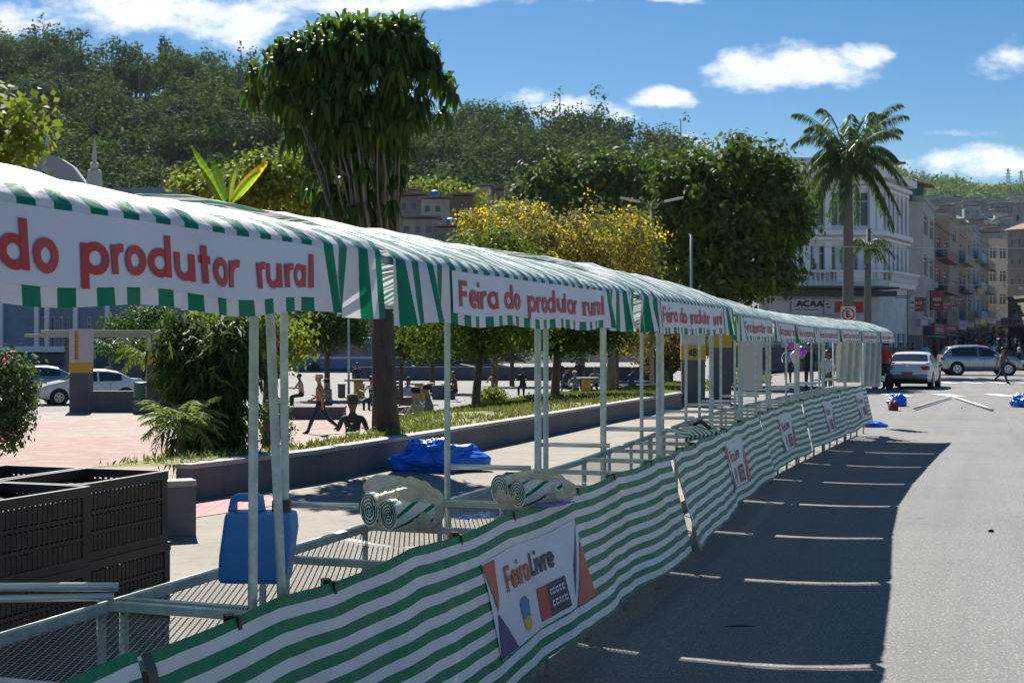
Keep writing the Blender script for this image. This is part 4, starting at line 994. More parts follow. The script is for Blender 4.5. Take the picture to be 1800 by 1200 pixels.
def person_mesh(name, top, legs, skin, pose='stand', fingers=False, sleeve='short', coat=False, step=.0):
    """body faces +Y; one continuous skinned surface; pose: stand, walk, sit"""
    V = []; Ed = []; Rd = []; tagl = []
    def v(p, r, t, par=None):
        V.append(Vector(p)); Rd.append(r); tagl.append(t)
        if par is not None: Ed.append((par, len(V)-1))
        return len(V)-1
    sit = pose == 'sit'; hz = .93 if not sit else .50; lean = {'stand': .02, 'walk': .05, 'sit': .14}[pose]
    def up(d, x=0, y=0): return (x, y+lean*d, hz+d)
    pel = v((0, 0, hz), .125, 'l'); wa = v(up(.16), .118, 't', pel); ch = v(up(.34), .14, 't', wa); nb = v(up(.50, 0, -.01), .085, 't', ch); nk = v(up(.56, 0, .0), .052, 's', nb)
    hd0 = v(up(.63, 0, .015), .072, 's', nk); hd1 = v(up(.70, 0, .015), .092, 's', hd0); hd2 = v(up(.77, 0, .01), .078, 's', hd1); nose = v(up(.685, 0, .118), .016, 's', hd1)
    for sx in (-1, 1): v(up(.69, sx*.088, .0), .016, 's', hd1)
    for sx in (-1, 1):
        sh = v(up(.455, sx*.175, -.01), .062, 't', nb if False else ch)
        if pose == 'walk': fa = .45*sx; fe = .35+.25*(sx > 0)
        elif pose == 'sit': fa = .55; fe = 1.15
        else: fa = .06*sx; fe = .15
        a = Vector((sx*.09, math.sin(fa)*.28, -math.cos(fa)*.28)); el = v(V[sh]+a, .043, 't' if sleeve == 'long' else 's', sh)
        b = Vector((-sx*.02, math.sin(fa+fe)*.25, -math.cos(fa+fe)*.25)); wr = v(V[el]+b, .029, 's', el)
        bn = b.normalized(); pm = v(V[wr]+bn*.06, .033, 's', wr); side = Vector((0, 1, 0)).cross(bn); 
        perp = bn.cross(Vector((1, 0, 0))).normalized()
        if fingers:
            for k, (o, L) in enumerate(((-.028, .062), (-.010, .075), (.010, .072), (.027, .055))):
                f1 = v(V[pm]+bn*(L*.65)+perp*o, .0095, 's', pm); v(V[f1]+bn*(L*.45)+Vector((-sx*.018, 0, 0)), .008, 's', f1)
            th = v(V[wr]+bn*.045+perp*-.045, .011, 's', pm); v(V[th]+bn*.035+perp*-.008, .009, 's', th)
        else: v(V[pm]+bn*.075, .018, 's', pm)
        hp = v((sx*.088, 0, hz-.05), .098, 'l', pel)
        if pose == 'walk': ha, ka = .48*(-sx), (.12 if sx < 0 else .42)
        elif pose == 'sit': ha, ka = 1.42, 1.45
        else: ha, ka = .02*sx, .03
        kn = v(V[hp]+Vector((sx*(.03 if sit else .01), math.sin(ha)*.43, -math.cos(ha)*.43)), .068, 'l', hp)
        cf = v(V[kn]+Vector((0, math.sin(ha-ka)*.16, -math.cos(ha-ka)*.16)), .060, 'l', kn)
        an = v(V[kn]+Vector((0, math.sin(ha-ka)*.40, -math.cos(ha-ka)*.40)), .040, 'l', cf)
        hl = v(V[an]+Vector((0, -.03, -.035)), .038, 'f', an); v(V[an]+Vector((sx*.02, .15, -.05)), .033, 'f', an)
    bm = bmesh.new(); lay = bm.verts.layers.skin.verify(); bv = [bm.verts.new(p) for p in V]
    for q, r in zip(bv, Rd): q[lay].radius = (r, r)
    bv[0][lay].use_root = True
    for a, b in Ed: bm.edges.new((bv[a], bv[b]))
    me = bpy.data.meshes.new('tmp'); bm.to_mesh(me); bm.free(); o = bpy.data.objects.new('tmp', me); COL.objects.link(o)
    o.modifiers.new('s', 'SKIN'); s2 = o.modifiers.new('u', 'SUBSURF'); s2.levels = 1
    bpy.context.view_layer.update(); dg = bpy.context.evaluated_depsgraph_get(); out = bpy.data.meshes.new_from_object(o.evaluated_get(dg)); out.name = name
    bpy.data.objects.remove(o)
    mn = min(q.co.z for q in out.vertices)
    mats_ = {'t': 0, 'l': 1, 's': 2, 'f': 3}; out.materials.clear()
    for m_ in (top, legs, skin, SHOE): out.materials.append(m_)
    segs = [(V[a], V[b], tagl[b]) for a, b in Ed]
    for p in out.polygons:
        c = p.center; best = 9; bt = 't'
        for a, b, t in segs:
            d = b-a; u = max(0, min(1, (c-a).dot(d)/max(1e-9, d.length_squared))); q = (c-(a+d*u)).length
            if q < best: best = q; bt = t
        if coat and bt == 'l' and c.z > hz-.35: bt = 't'
        if bt == 's' and sleeve == 'short' and c.z > hz+.36 and abs(c.x) > .11 and c.z < hz+.5: bt = 't'
        p.material_index = mats_[bt]; p.use_smooth = True
    for q in out.vertices: q.co.z -= mn if not sit else 0
    hc = Vector(up(.72, 0, .0)); hc.z -= (mn if not sit else 0); return out, hc, (mn if not sit else 0)
_pm = {}
def person(loc, rz, label, top=C_GREY, legs=C_DARK, skin=SKIN, pose='stand', hat=None, hair=HAIR, fingers=False, sleeve='short', scale=1.0, group=None, coat=False, bag=False):
    key = (top.name, legs.name, skin.name, pose, fingers, sleeve, coat)
    if key not in _pm: _pm[key] = person_mesh('person', *key[:0], top, legs, skin, pose, fingers, sleeve, coat)
    me, hc, off = _pm[key]
    root = bpy.data.objects.new('person', me); COL.objects.link(root); root.location = loc; root.rotation_euler = (0, 0, rz); root.scale = (scale,)*3; tag(root, label, 'person', group)
    hk = ('hair', hair.name, round(hc.z, 3), round(hc.y, 3))
    if hk not in _pm:
        mb = MB(); 
        def hs_(u, v):
            a = 2*math.pi*u; b = math.pi*.62*v; r = .104+.006*math.sin(a*9)*math.sin(b)
            return hc+Vector((math.sin(a)*math.sin(b)*r*.93, -math.cos(a)*math.sin(b)*r*1.06-.012, math.cos(b)*r*.98+.015))
        mb.grid(hs_, 14, 7); m_ = mb.mesh('hair'); m_.materials.append(hair); [setattr(p, 'use_smooth', True) for p in m_.polygons]
        # cut the face open
        bm = bmesh.new(); bm.from_mesh(m_); bmesh.ops.delete(bm, geom=[f for f in bm.faces if f.calc_center_median().y > hc.y+.045 and f.calc_center_median().z < hc.z+.05], context='FACES'); bm.to_mesh(m_); bm.free(); _pm[hk] = m_
    h = bpy.data.objects.new('hair', _pm[hk]); COL.objects.link(h); h.parent = root
    if fingers:
        for sx in (-1, 1):
            e = MB(); e.lathe([(0.001, -.008), (.009, 0), (.001, .008)], (0, 0, 0), 8); eo = e.build('eye', [mat('eye_dark', (.01, .01, .01), .2)], root, smooth=True); eo.location = (sx*.032, hc.y+.092, hc.z-.008)
    if hat:
        mb = MB(); kind, hm = hat; z = hc.z+.03
        if kind == 'brim': mb.lathe([(.105, z-.0), (.19, z-.015), (.205, z+.012), (.19, z+.0), (.112, z+.02), (.108, z+.085), (.08, z+.12), (.001, z+.125)], (0, hc.y, 0), 20)
        else:
            mb.lathe([(.112, z-.005), (.113, z+.03), (.09, z+.075), (.001, z+.095)], (0, hc.y, 0), 16); mb.prism([(-.07, 0), (.07, 0), (.06, .09), (0, .11), (-.06, .09)], (0, hc.y+.09, z), (1, 0, 0), (0, 1, 0), (0, 0, 1), .012)
        mb.build('hat', [hm], root, smooth=kind == 'brim')
    if bag:
        mb = MB(); mb.box((0, hc.y-.16, hc.z-.40), (.28, .14, .38)); mb.build('backpack', [C_DARK], root, bevel=.04)
    return root
def gp_(px, D): x = (px-900)/F*D; return x, D
p = W(563, 762, 38.5)
person((p.x, p.y, p.z-.02), R(82), 'man in a salmon shirt, pale cap and dark trousers walking left across the plaza', C_ORANGE, C_NAVY, SKIN2, 'walk', ('cap', C_WHITE), HAIRG, fingers=True, scale=1.0)
p = W(620, 782, 22.6); person((p.x, p.y, p.z-.42), R(8), 'person in a wide brimmed hat and dark clothes sitting behind the wall, back turned', cloth('charcoal', (.06, .06, .065)), C_DARK, SKIN, 'sit', ('brim', C_OLIVE), HAIR, sleeve='long', fingers=True, scale=.92)
p = W(738, 766, 28.5); person((p.x, p.y, p.z-.28), R(70), 'seated man in a cream shirt and cap, right of the dracaena trunk', C_CREAM, C_NAVY, SKIN2, 'sit', ('cap', C_DARK), HAIR, fingers=True, scale=.98, sleeve='long')
p = W(757, 762, 29.2); person((p.x, p.y, p.z-.26), R(100), 'seated woman with dark hair and grey top beside the man in cream', C_GREY, C_NAVY, SKIN, 'sit', None, HAIR, fingers=True, sleeve='long', scale=1.0)
for (px, py, D, rz, lab, top, leg, pose, hat, sc) in (
    (578, 688, 48, 60, 'seated person in grey with a dark cap behind the walking man', C_GREY, C_NAVY, 'sit', ('cap', C_DARK), 1.0),
    (628, 668, 66, 10, 'distant person in navy standing between the walking man and the dracaena trunk', C_NAVY, C_DARK, 'stand', None, .9),
    (655, 700, 52, 40, 'person in a white shirt sitting far left of the dracaena trunk', C_WHITE, C_NAVY, 'sit', None, 1.0),
    (715, 700, 50, -30, 'person in a blue shirt sitting by the far bench right of the dracaena trunk', C_BLUE, C_DARK, 'sit', ('cap', C_DARK), 1.0),
    (800, 692, 60, 120, 'person in a brown top sitting left of the dark twisted trunk', C_BROWN, C_DARK, 'sit', None, 1.0),
    (868, 690, 64, 20, 'person in a salmon top sitting right of the dark twisted trunk', C_ORANGE, C_DARK, 'sit', None, 1.0),
    (1012, 692, 61, 150, 'person in grey sitting in front of the plaza table', C_GREY, C_NAVY, 'sit', ('cap', C_WHITE), 1.0),
    (1110, 690, 66, -40, 'person in dark blue sitting beyond the yellow flowering tree trunk', C_NAVY, C_DARK, 'sit', None, 1.0),
    (530, 690, 56, 80, 'person in a cream top sitting on the far planter behind the walking man', C_CREAM, C_DARK, 'sit', None, 1.0),
    (213, 657, 96, 200, 'woman in a pale pink top standing beyond the white car at the left', mat('cloth_pink', (.6, .42, .40), .85), C_DARK, 'stand', None, 1.0),
    (223, 646, 104, 160, 'person in a white shirt standing beside the red van', C_WHITE, C_DARK, 'stand', None, 1.0),
    (398, 600, 90, 180, 'dark clothed person left of the stall posts, by the white wall', C_DARK, C_DARK, 'stand', None, 1.0),
    (919, 694, 66, 10, 'dark hunched person sitting on the plaza, seen between stall posts', C_DARK, C_DARK, 'sit', None, 1.05),
    (993, 694, 64, -60, 'person in navy sitting at the left of the plaza table', C_NAVY, C_DARK, 'sit', None, 1.1),
    (985, 672, 70, 20, 'dark clothed person behind the left side of the plaza table', C_DARK, C_NAVY, 'stand', None, .95),
    (1018, 676, 70, 170, 'tall person in black standing behind the plaza table', C_DARK, C_DARK, 'stand', ('cap', C_DARK), 1.0),
    (1046, 688, 68, 170, 'person in grey sitting behind the plaza table', C_GREY, C_DARK, 'sit', None, 1.05),
    (1078, 688, 66, 60, 'person with a white top at the right of the plaza table', C_WHITE, C_DARK, 'sit', None, 1.05),
    (1385, 672, 62, 170, 'person in a pale blue shirt walking behind the far stalls', C_BLUE, C_NAVY, 'walk', None, 1.0),
    (1422, 676, 50, 150, 'tall person in long black clothes behind the far stalls', C_DARK, C_DARK, 'stand', None, 1.02),
    (1455, 690, 44, 140, 'person in white with red detail behind the far stalls', C_WHITE, C_BROWN, 'stand', None, .9),
    (1557, 686, 53.5, 20, 'person in a bright red shirt and dark trousers at the far end of the stalls', C_RED, C_DARK, 'stand', ('cap', C_RED), 1.05),
    (1762, 674, 60, -75, 'man in an olive jacket walking over the crosswalk before the silver car', C_OLIVE, C_NAVY, 'walk', None, .95),
    (1628, 640, 96, 160, 'person in a pale teal shirt on the pavement behind the white car', C_TEAL, C_DARK, 'stand', None, 1.0),
    (1676, 634, 100, 160, 'person in a lime green vest behind the silver car', C_GREEN, C_DARK, 'stand', None, 1.0)):
    p = W(px, py, D); z = H(p.x, p.y)
    if pose == 'sit': z -= .02
    person((p.x, p.y, z-.02), R(rz), lab, top, leg, SKIN, pose, hat, HAIR, sleeve='long', scale=sc)
# shopping street crowd
rr = random.Random(3); cr_tops = [('dark', C_DARK), ('navy', C_NAVY), ('grey', C_GREY), ('white', C_WHITE), ('brown', C_BROWN), ('red', C_RED), ('blue', C_BLUE)]
for k in range(170):
    D = rr.uniform(104, 225); px = rr.uniform(1590, 1800) if k % 3 else rr.uniform(1690, 1800)
    lim = 1600+max(0, (D-100))*1.05
    px = max(px, lim+rr.uniform(0, 60)); 
    if px > 1805: px = rr.uniform(max(1690, lim), 1800)
    x = (px-900)/F*D; nm, c = cr_tops[rr.choice([0, 1, 1, 2, 2, 3, 3, 4, 5, 6])]
    person((x, D, H(x, D)-.02), rr.uniform(0, 6.28), 'small distant pedestrian with a %s top in the shopping street crowd' % nm, c, C_DARK, SKIN, rr.choice(['walk', 'stand']), None, HAIR, scale=rr.uniform(.93, 1.05), group='crowd in the shopping street')
for (px, py, D) in ((1583, 640, 92), (1596, 642, 90), (1605, 636, 99)):
    x = (px-900)/F*D; person((x, D, H(x, D)-.02), rr.uniform(0, 6), 'dark clothed pedestrian standing before the shuttered shops', C_DARK, C_DARK, SKIN, 'stand', None, HAIR, group='pedestrians by the shutters')

# ------------------------------------------------------------ cars
GLASS = mat('car_glass', (.02, .03, .035), .06, spec=.8); TYRE = mat('tyre', (.018, .018, .018), .8); RIM = mat('rim', (.45, .46, .47), .3, metal=.8); LAMPR = mat('tail_lamp', (.35, .01, .015), .2); LAMPW = mat('head_lamp', (.75, .77, .8), .12); UNDER = mat('underbody', (.012, .012, .012), .8); CHROME = mat('chrome', (.7, .7, .7), .12, metal=1)
PROF = {'sedan': dict(L=4.45, w=.89, belt=.93, top=[(0, .60), (.04, .93), (.16, 1.04), (.62, 1.08), (1.12, 1.37), (1.6, 1.455), (2.15, 1.46), (2.6, 1.38), (3.28, 1.00), (3.95, .86), (4.30, .72), (4.45, .48)], rear=(.62, 1.12), front=(2.6, 3.28), side=(1.0, 2.95), wheels=(.86, 3.55), wr=.32, z0=.20),
        'suv': dict(L=4.45, w=.92, belt=1.02, top=[(0, .62), (.05, 1.02), (.18, 1.25), (.48, 1.56), (1.0, 1.66), (2.0, 1.68), (2.55, 1.60), (3.25, 1.12), (3.95, 1.00), (4.32, .82), (4.45, .52)], rear=(.12, .45), front=(2.55, 3.25), side=(.55, 2.95), wheels=(.82, 3.55), wr=.36, z0=.25)}
def car(kind, loc, az, paint, label, group=None):
    """heading: azimuth from +Y towards +X"""
    P_ = PROF[kind]; L = P_['L']; root = empty('car', loc, R(90)-az, label, 'car', group)
    xs_ = sorted(set([round(q, 3) for q in np.linspace(0, L, 40)]+[p[0] for p in P_['top']]+[P_['side'][0], P_['side'][1], 1.93, 2.0]))
    tx = [p[0] for p in P_['top']]; tz = [p[1] for p in P_['top']]
    def ring(x):
        zt = float(np.interp(x, tx, tz)); e = min(x, L-x); wf = P_['w']*(1-.16*max(0, 1-e/.55)**2); zb = P_['z0']+.10*max(0, 1-e/.5)
        be = min(P_['belt']+.05*(1-x/L), zt-.05); tum = max(0, (zt-be))
        r = [(0, zb), (wf*.85, zb), (wf*.96, zb+.05), (wf, zb+.28), (wf*1.0, be*.80), (wf*.965, be-.03), (wf*.94, be), (wf*(.94-.30*tum), be+(zt-be)*.80), (wf*(.85-.30*tum), be+(zt-be)*.95), (wf*.40, zt), (0, zt+.006)]
        return r
    parts = {'body': MB(), 'side_windows': MB(), 'windshield': MB(), 'rear_window': MB()}
    rings = [ring(x) for x in xs_]; n = len(rings[0])
    for i in range(len(xs_)-1):
        xm = (xs_[i]+xs_[i+1])/2
        for j in range(n-1):
            for sg in (-1, 1):
                a = (xs_[i]-L/2, sg*rings[i][j][0], rings[i][j][1]); b = (xs_[i+1]-L/2, sg*rings[i+1][j][0], rings[i+1][j][1])
                c = (xs_[i+1]-L/2, sg*rings[i+1][j+1][0], rings[i+1][j+1][1]); d = (xs_[i]-L/2, sg*rings[i][j+1][0], rings[i][j+1][1])
                key = 'body'; s0, s1 = P_['side']
                if j == 6 and s0 < xm < s1 and not (1.93 < xm < 2.0): key = 'side_windows'
                if j in (8, 9) and P_['front'][0] < xm < P_['front'][1]: key = 'windshield'
                if j in (8, 9) and P_['rear'][0] < xm < P_['rear'][1]: key = 'rear_window'
                mb = parts[key]; mb.cur = 1 if (j < 2) else 0
                mb.quad(*( (a, b, c, d) if sg < 0 else (d, c, b, a)))
    for sgn, xr in ((0, 0), (1, -1)):
        r = rings[xr]; X = (xs_[xr])-L/2; q = [(X, y, z) for y, z in r]+[(X, -y, z) for y, z in r[1:-1]][::-1]; mb = parts['body']; mb.cur = 0; k = len(mb.v); mb.v += q; mb.face(range(k, k+len(q)))
    bo = None
    for k, mb in parts.items():
        me = mb.mesh(k); bm = bmesh.new(); bm.from_mesh(me); bmesh.ops.remove_doubles(bm, verts=bm.verts, dist=.0005); bmesh.ops.recalc_face_normals(bm, faces=bm.faces) if k == 'body' else None; bm.to_mesh(me); bm.free()
        o = link(k, me, [paint, UNDER] if k == 'body' else [GLASS], root, smooth=True)
    def lbox(nm, c, s, m_, rz=0, bev=.02):
        mb = MB(); mb.box((0, 0, 0), s, rz); o = mb.build(nm, [m_], root, bevel=bev); o.location = c; return o
    for wx in P_['wheels']:
        for sg in (-1, 1):
            x = wx-L/2; y = sg*(P_['w']-.085); rr_ = P_['wr']
            am = MB(); am.tube([(x, y-sg*.1, rr_+.01), (x, sg*(P_['w']+.004), rr_+.01)], rr_+.055, 28); am.build('wheel_arch', [UNDER], root)
            wo = MB(); wo.tube([(0, -.095, 0), (0, -.085, 0), (0, .085, 0), (0, .095, 0)], [rr_-.03, rr_, rr_, rr_-.03], 28); t_ = wo.build('wheel', [TYRE], root, smooth=False); t_.location = (x, y, rr_)
            rm = MB(); rm.tube([(0, sg*.06, 0), (0, sg*.102, 0)], [rr_*.66, rr_*.62], 24)
            r_ = rm.build('rim', [RIM], t_); hb = MB()
            for q in range(5):
                a = q*2*math.pi/5; hb.box((math.cos(a)*rr_*.36, sg*.104, math.sin(a)*rr_*.36), (.05, .006, .09))
            hb.build('rim_openings', [UNDER], t_)
    w = P_['w']; be = P_['belt']
    for sg in (-1, 1):
        lbox('tail_light', (-L/2+.06, sg*w*.74, be-.10), (.12, .38, .15), LAMPR, sg*.22); lbox('headlight', (L/2-.17, sg*w*.73, be-.27), (.22, .36, .14), LAMPW, -sg*.35)
        lbox('mirror', (.62, sg*(w+.08), be+.08), (.12, .18, .12), paint)
        lbox('door_handle', (-.35, sg*(w*.985), be-.12), (.16, .03, .03), CHROME, 0, .008); lbox('door_handle', (.5, sg*(w*.985), be-.12), (.16, .03, .03), CHROME, 0, .008)
        dg = MB(); 
        for dx in (-.75, .03, .9): dg.box((dx, sg*(w*.998), be-.36), (.012, .012, .62))
        dg.build('door_seams', [UNDER], root)
    lbox('number_plate', (-L/2-.005, 0, .62), (.02, .42, .13), mat('plate_red', (.42, .12, .12), .5) if kind == 'sedan' else LAMPW, 0, .004)
    lbox('bumper', (-L/2+.03, 0, .36), (.10, w*1.72, .14), UNDER); lbox('bumper', (L/2-.05, 0, .34), (.10, w*1.6, .16), UNDER)
    lbox('grille', (L/2-.03, 0, .58), (.06, w*.8, .14), UNDER); lbox('badge', (-L/2+.012, 0, be-.02), (.03, .08, .08), CHROME, 0, .01)
    return root
WHITEP = mat('paint_white', (.72, .72, .70), .25, coat=.6); SILVERP = mat('paint_silver', (.42, .45, .49), .28, metal=.5, coat=.6); BLUEP = mat('paint_bluegrey', (.18, .24, .33), .3, metal=.3, coat=.6)
ORANGEP = mat('paint_orange', (.55, .10, .02), .3, coat=.5); REDP = mat('paint_red', (.35, .03, .02), .3, coat=.5)
p = W(1626, 682, 54); car('sedan', (p.x, p.y+1.5, -.02), R(23), WHITEP, 'white sedan seen from behind, parked past the end of the stalls')
p = W(1722, 655, 76); car('suv', (p.x, p.y, -.02), R(96), SILVERP, 'silver sport utility car crossing from left to right beyond the crosswalk')
p = W(155, 712, 57.5); car('sedan', (p.x, p.y, -.77), R(-118), WHITEP, 'white sedan with its front to the left, behind the yellow-lettered totem')
p = W(60, 690, 66); car('sedan', (p.x, p.y, -.77), R(-108), BLUEP, 'blue-grey car partly hidden by the pink-flowered shrub')
p = W(310, 645, 84); car('suv', (p.x, p.y, -.77), R(-90), REDP, 'dark red car glimpsed right of the second totem')
p = W(246, 640, 108); car('suv', (p.x, p.y, -.77), R(-170), ORANGEP, 'orange-red van seen head on under the beige kiosk roof')
def bus():
    p = W(620, 640, 108); root = empty('bus', (p.x, p.y, -.77), 0, 'blue bus parked across the far side of the plaza', 'bus')
    b = MB(); b.box((0, 0, 1.65), (9.2, 2.5, 2.6)); b.build('body', [mat('paint_busblue', (.015, .10, .32), .3, coat=.4)], root, bevel=.15)
    for k in range(6):
        w = MB(); w.box((-3.7+k*1.45, -1.265, 2.05), (1.25, .03, .8)); w.build('window', [GLASS], root)
    s = MB(); s.box((0, -1.262, 1.35), (9.0, .03, .16)); s.build('stripe', [mat('bus_white', (.6, .6, .6), .4)], root)
    for x in (-2.9, 2.9):
        w = MB(); w.tube([(x, -1.28, .48), (x, -1.0, .48)], .48, 20); w.build('wheel', [TYRE], root)
bus()
def motorcycle():
    p = W(1592, 686, 52); root = empty('motorcycle', (p.x-.5, p.y+1.5, -.02), R(-80), 'dark motorcycle parked at the left corner of the white sedan', 'motorcycle')
    for x in (-.62, .66):
        w = MB(); th = [(x+.29*math.cos(a), 0, .3+.29*math.sin(a)) for a in np.linspace(0, 2*math.pi, 25)]; w.tube(th, .055, 8, cap=False); w.build('wheel', [TYRE], root, smooth=True)
    b = MB(); b.tube([(-.55, 0, .62), (-.1, 0, .68), (.3, 0, .80), (.45, 0, .72)], [.08, .13, .15, .06], 10); b.tube([(.66, 0, .3), (.5, 0, .75), (.42, 0, 1.02)], .035, 8); b.tube([(-.62, 0, .3), (0, 0, .35), (.1, 0, .6)], .06, 8); b.build('body', [mat('paint_dark', (.03, .025, .03), .3)], root, smooth=True)
    s = MB(); s.box((-.3, 0, .80), (.6, .24, .09)); s.build('seat', [UNDER], root, bevel=.03)
    h = MB(); h.tube([(.4, -.36, 1.05), (.44, 0, 1.02), (.4, .36, 1.05)], .018, 6); h.build('handlebar', [CHROME], root)
    e = MB(); e.box((-.05, 0, .42), (.36, .26, .28)); e.build('engine', [RIM], root, bevel=.04)
motorcycle()

# ------------------------------------------------------------ crates, jerry can, bundles
M_CRATE = mat('crate_black', (.030, .022, .025), .42, var=.3, vscale=7)
def crate_proto():
    L, Wd, Hh = .60, .40, .305; root = empty('plastic_crate')
    s = MB(); 
    for (ax, ln, off) in (('x', L, Wd/2), ('y', Wd, L/2)):
        for sg in (-1, 1):
            def B(c, l, h, t=.010):
                if ax == 'x': s.box((c[0], sg*(off-t/2-c[2]), c[1]), (l, t, h))
                else: s.box((sg*(off-t/2-c[2]), c[0], c[1]), (t, l, h))
            B((0, Hh-.018, -.006), ln, .036, .02); B((0, .02, -.003), ln, .04, .014); B((0, .11, 0), ln, .014); B((0, .19, 0), ln, .014)
            n = int(ln/.028)
            for k in range(n+1): B((-ln/2+.006+k*(ln-.012)/n, Hh/2, 0.001), .010, Hh-.02, .009)
            for zc, hh in ((.058, .085), (.15, .055), (.232, .06)): B((0, zc, .003), ln-.02, hh, .004)
            for c in (-1, 1): B((c*(ln/2-.02), Hh/2, -.002), .04, Hh, .013)
    s.build('side_lattice', [M_CRATE], root)
    b = MB()
    for k in range(11): b.box((-L/2+.03+k*.054, 0, .012), (.016, Wd-.04, .012))
    for k in range(7): b.box((0, -Wd/2+.03+k*.055, .012+.0005), (L-.04, .014, .010))
    b.build('base_grid', [M_CRATE], root)
    h = MB(); 
    for sg in (-1, 1): h.box((sg*(L/2+.003), 0, .235), (.012, .14, .02))
    h.build('handle', [M_CRATE], root); return root
CP = crate_proto(); first = True
lev = ['bottom', 'second', 'third', 'topmost']
cols = [(4.70, 3.42, 'in the front stack nearest the wall end'), (4.70, 3.85, 'in the rear stack nearest the wall end'), (4.07, 3.36, 'in the front left stack at the photo edge'), (4.07, 3.79, 'in the rear left stack at the photo edge'), (3.43, 3.36, 'in the outermost left stack, mostly outside the photo')]
for (t, pp, where) in cols:
    for k in range(4 if pp != 3.85 else 4):
        q = ROW(t, pp, .10+k*.300); rz = R(90)-TH+rr.uniform(-.03, .03)
        o = CP if first else dup(CP)
        first = False; o.location = (q.x+rr.uniform(-.006, .006), q.y+rr.uniform(-.006, .006), q.z); o.rotation_euler = (0, 0, rz); o.scale = (1, 1, 1)
        if k == 2 and pp == 3.42:
            lb = MB(); lb.box((.05, -.2075, .12), (.085, .004, .05)); lb.build('paper_label', [mat('paper', (.35, .35, .36), .7)], o)
        if k == 3:
            cm = MB(); cm.grid(lambda u, v: ((u-.5)*.56, (v-.5)*.36, .255+.02*noise.noise(Vector((u*5+t, v*4, pp)))), 12, 8); cm.build('dark_top_sheet', [C_DARK], o, smooth=True)  # dark uneven sheet closing the topmost crate below its rim
        tag(o, 'black lattice plastic crate, %s %s' % (lev[k], where), 'crate', 'black plastic crates stacked behind the first table')
# contents tags: a pale label on one crate
def jerrycan():
    c = W(452, 1022, GD(1022, ZT)); root = empty('jerry_can', c, -TH*.2, 'flat blue plastic jerry can with black cap on the first table', 'jerry can')
    BL = mat('blue_plastic', (.012, .17, .52), .38, bump=.15, bscale=9)
    out = [(-.135, .015), (-.12, 0), (.105, .0), (.12, .02), (.145, .20), (.14, .275), (.03, .283), (.02, .32), (.0, .325), (-.075, .325), (-.095, .31), (-.105, .27), (-.13, .10)]
    hole = [(-.078, .262), (-.078, .300), (-.005, .300), (-.005, .262)]
    mb = MB(); 
    # body below the handle, and the handle loop as separate prisms
    mb.prism([(-.135, .015), (-.12, 0), (.105, 0), (.12, .02), (.145, .20), (.14, .262), (-.107, .262), (-.13, .10)], (0, 0, 0), (1, 0, 0), (0, 0, 1), (0, 1, 0), .13)
    mb.build('body', [BL], root, bevel=.018)
    h = MB(); h.prism([(-.107, .258), (-.078, .258), (-.078, .298), (-.005, .298), (-.005, .258), (.03, .258), (.02, .32), (.0, .328), (-.075, .328), (-.095, .315)], (0, 0, 0), (1, 0, 0), (0, 0, 1), (0, 1, 0), .05); h.build('handle', [BL], root, bevel=.008)
    cpm = MB(); cpm.lathe([(.034, .255), (.036, .262), (.036, .300), (.03, .306)], (.092, 0, 0), 18); cpm.build('cap', [M_BLACK], root, smooth=False)
jerrycan()
def lump(name, loc, size, m_, label, cat, seed, amp=.28, fold=.12, group=None, res=40, squash=.0, extra=None, rz=0, parent=None):
    """crumpled sack resting on its base"""
    mb = MB()
    def fn(u, v):
        a = 2*math.pi*u; b = math.pi*v*.98+.02; d = Vector((math.cos(a)*math.sin(b), math.sin(a)*math.sin(b), math.cos(b)))
        n1 = noise.noise(d*1.6+Vector((seed, 0, 0))); n2 = noise.ridged_multi_fractal(d*2.2+Vector((0, seed, 0)), 1, 2.1, 3, 1, 2)-1
        n3 = abs(noise.noise(d*6+Vector((seed, 3, 1))))
        r = 1+amp*n1+fold*n2*.5-fold*.9*n3
        p = Vector((d.x*size[0]*r, d.y*size[1]*r, d.z*size[2]*r))
        if p.z < -size[2]*.55: p.z = -size[2]*.55-.02*size[2]*n3
        p.z += size[2]*.55
        if extra: p = extra(p, d)
        return p
    mb.grid(fn, res*2, res); me = mb.mesh(name); bm = bmesh.new(); bm.from_mesh(me); bmesh.ops.remove_doubles(bm, verts=bm.verts, dist=1e-4); bm.to_mesh(me); bm.free()
    o = link(name, me, [m_], parent, smooth=True); o.location = loc; o.rotation_euler = (0, 0, rz)
    if label: tag(o, label, cat, group)
    return o
M_TARP = mat('blue_tarp', (.010, .17, .80), .3, bump=.5, bscale=3, spec=.6)
p = W(768, 845, 18.4); p.z = .10
def tail(pp, d):
    if d.x > .55: pp.z += (d.x-.55)*.35*max(0, d.z+.3); pp.x += .05
    if d.x > .2: pp.z *= .8
    return pp
lump('tarp_bundle', (p.x, p.y+.2, .10), (.58, .36, .30), M_TARP, 'large crumpled blue tarp bundle lying at the foot of the wall', 'tarp bundle', 2.2, amp=.4, fold=.13, extra=tail, res=60)
p = W(1577, 712, 39.5); lump('tarp_bundle', (p.x, p.y, -.02), (.28, .3, .24), M_TARP, 'small blue tarp bundle at the far end of the stall row', 'tarp bundle', 5, fold=.2)
p = W(1533, 748, 30); lump('tarp_bundle', (p.x, p.y, -.02), (.30, .3, .08), M_TARP, 'flat blue tarp lying under the far stalls, in the shadow', 'tarp bundle', 7, fold=.2)
p = W(1803, 712, 39); lump('tarp_bundle', (p.x, p.y, -.02), (.42, .4, .26), M_TARP, 'blue tarp bundle on the sunny road, cut off by the right edge', 'tarp bundle', 9, fold=.25)
p = W(1570, 722, 37); lump('red_sack', (p.x, p.y, -.02), (.12, .2, .2), mat('sack_red', (.20, .02, .02), .6), 'small dark red sack beside the farthest skirt cloth', 'sack', 4, fold=.2)
p = W(928, 770, 27.5); 
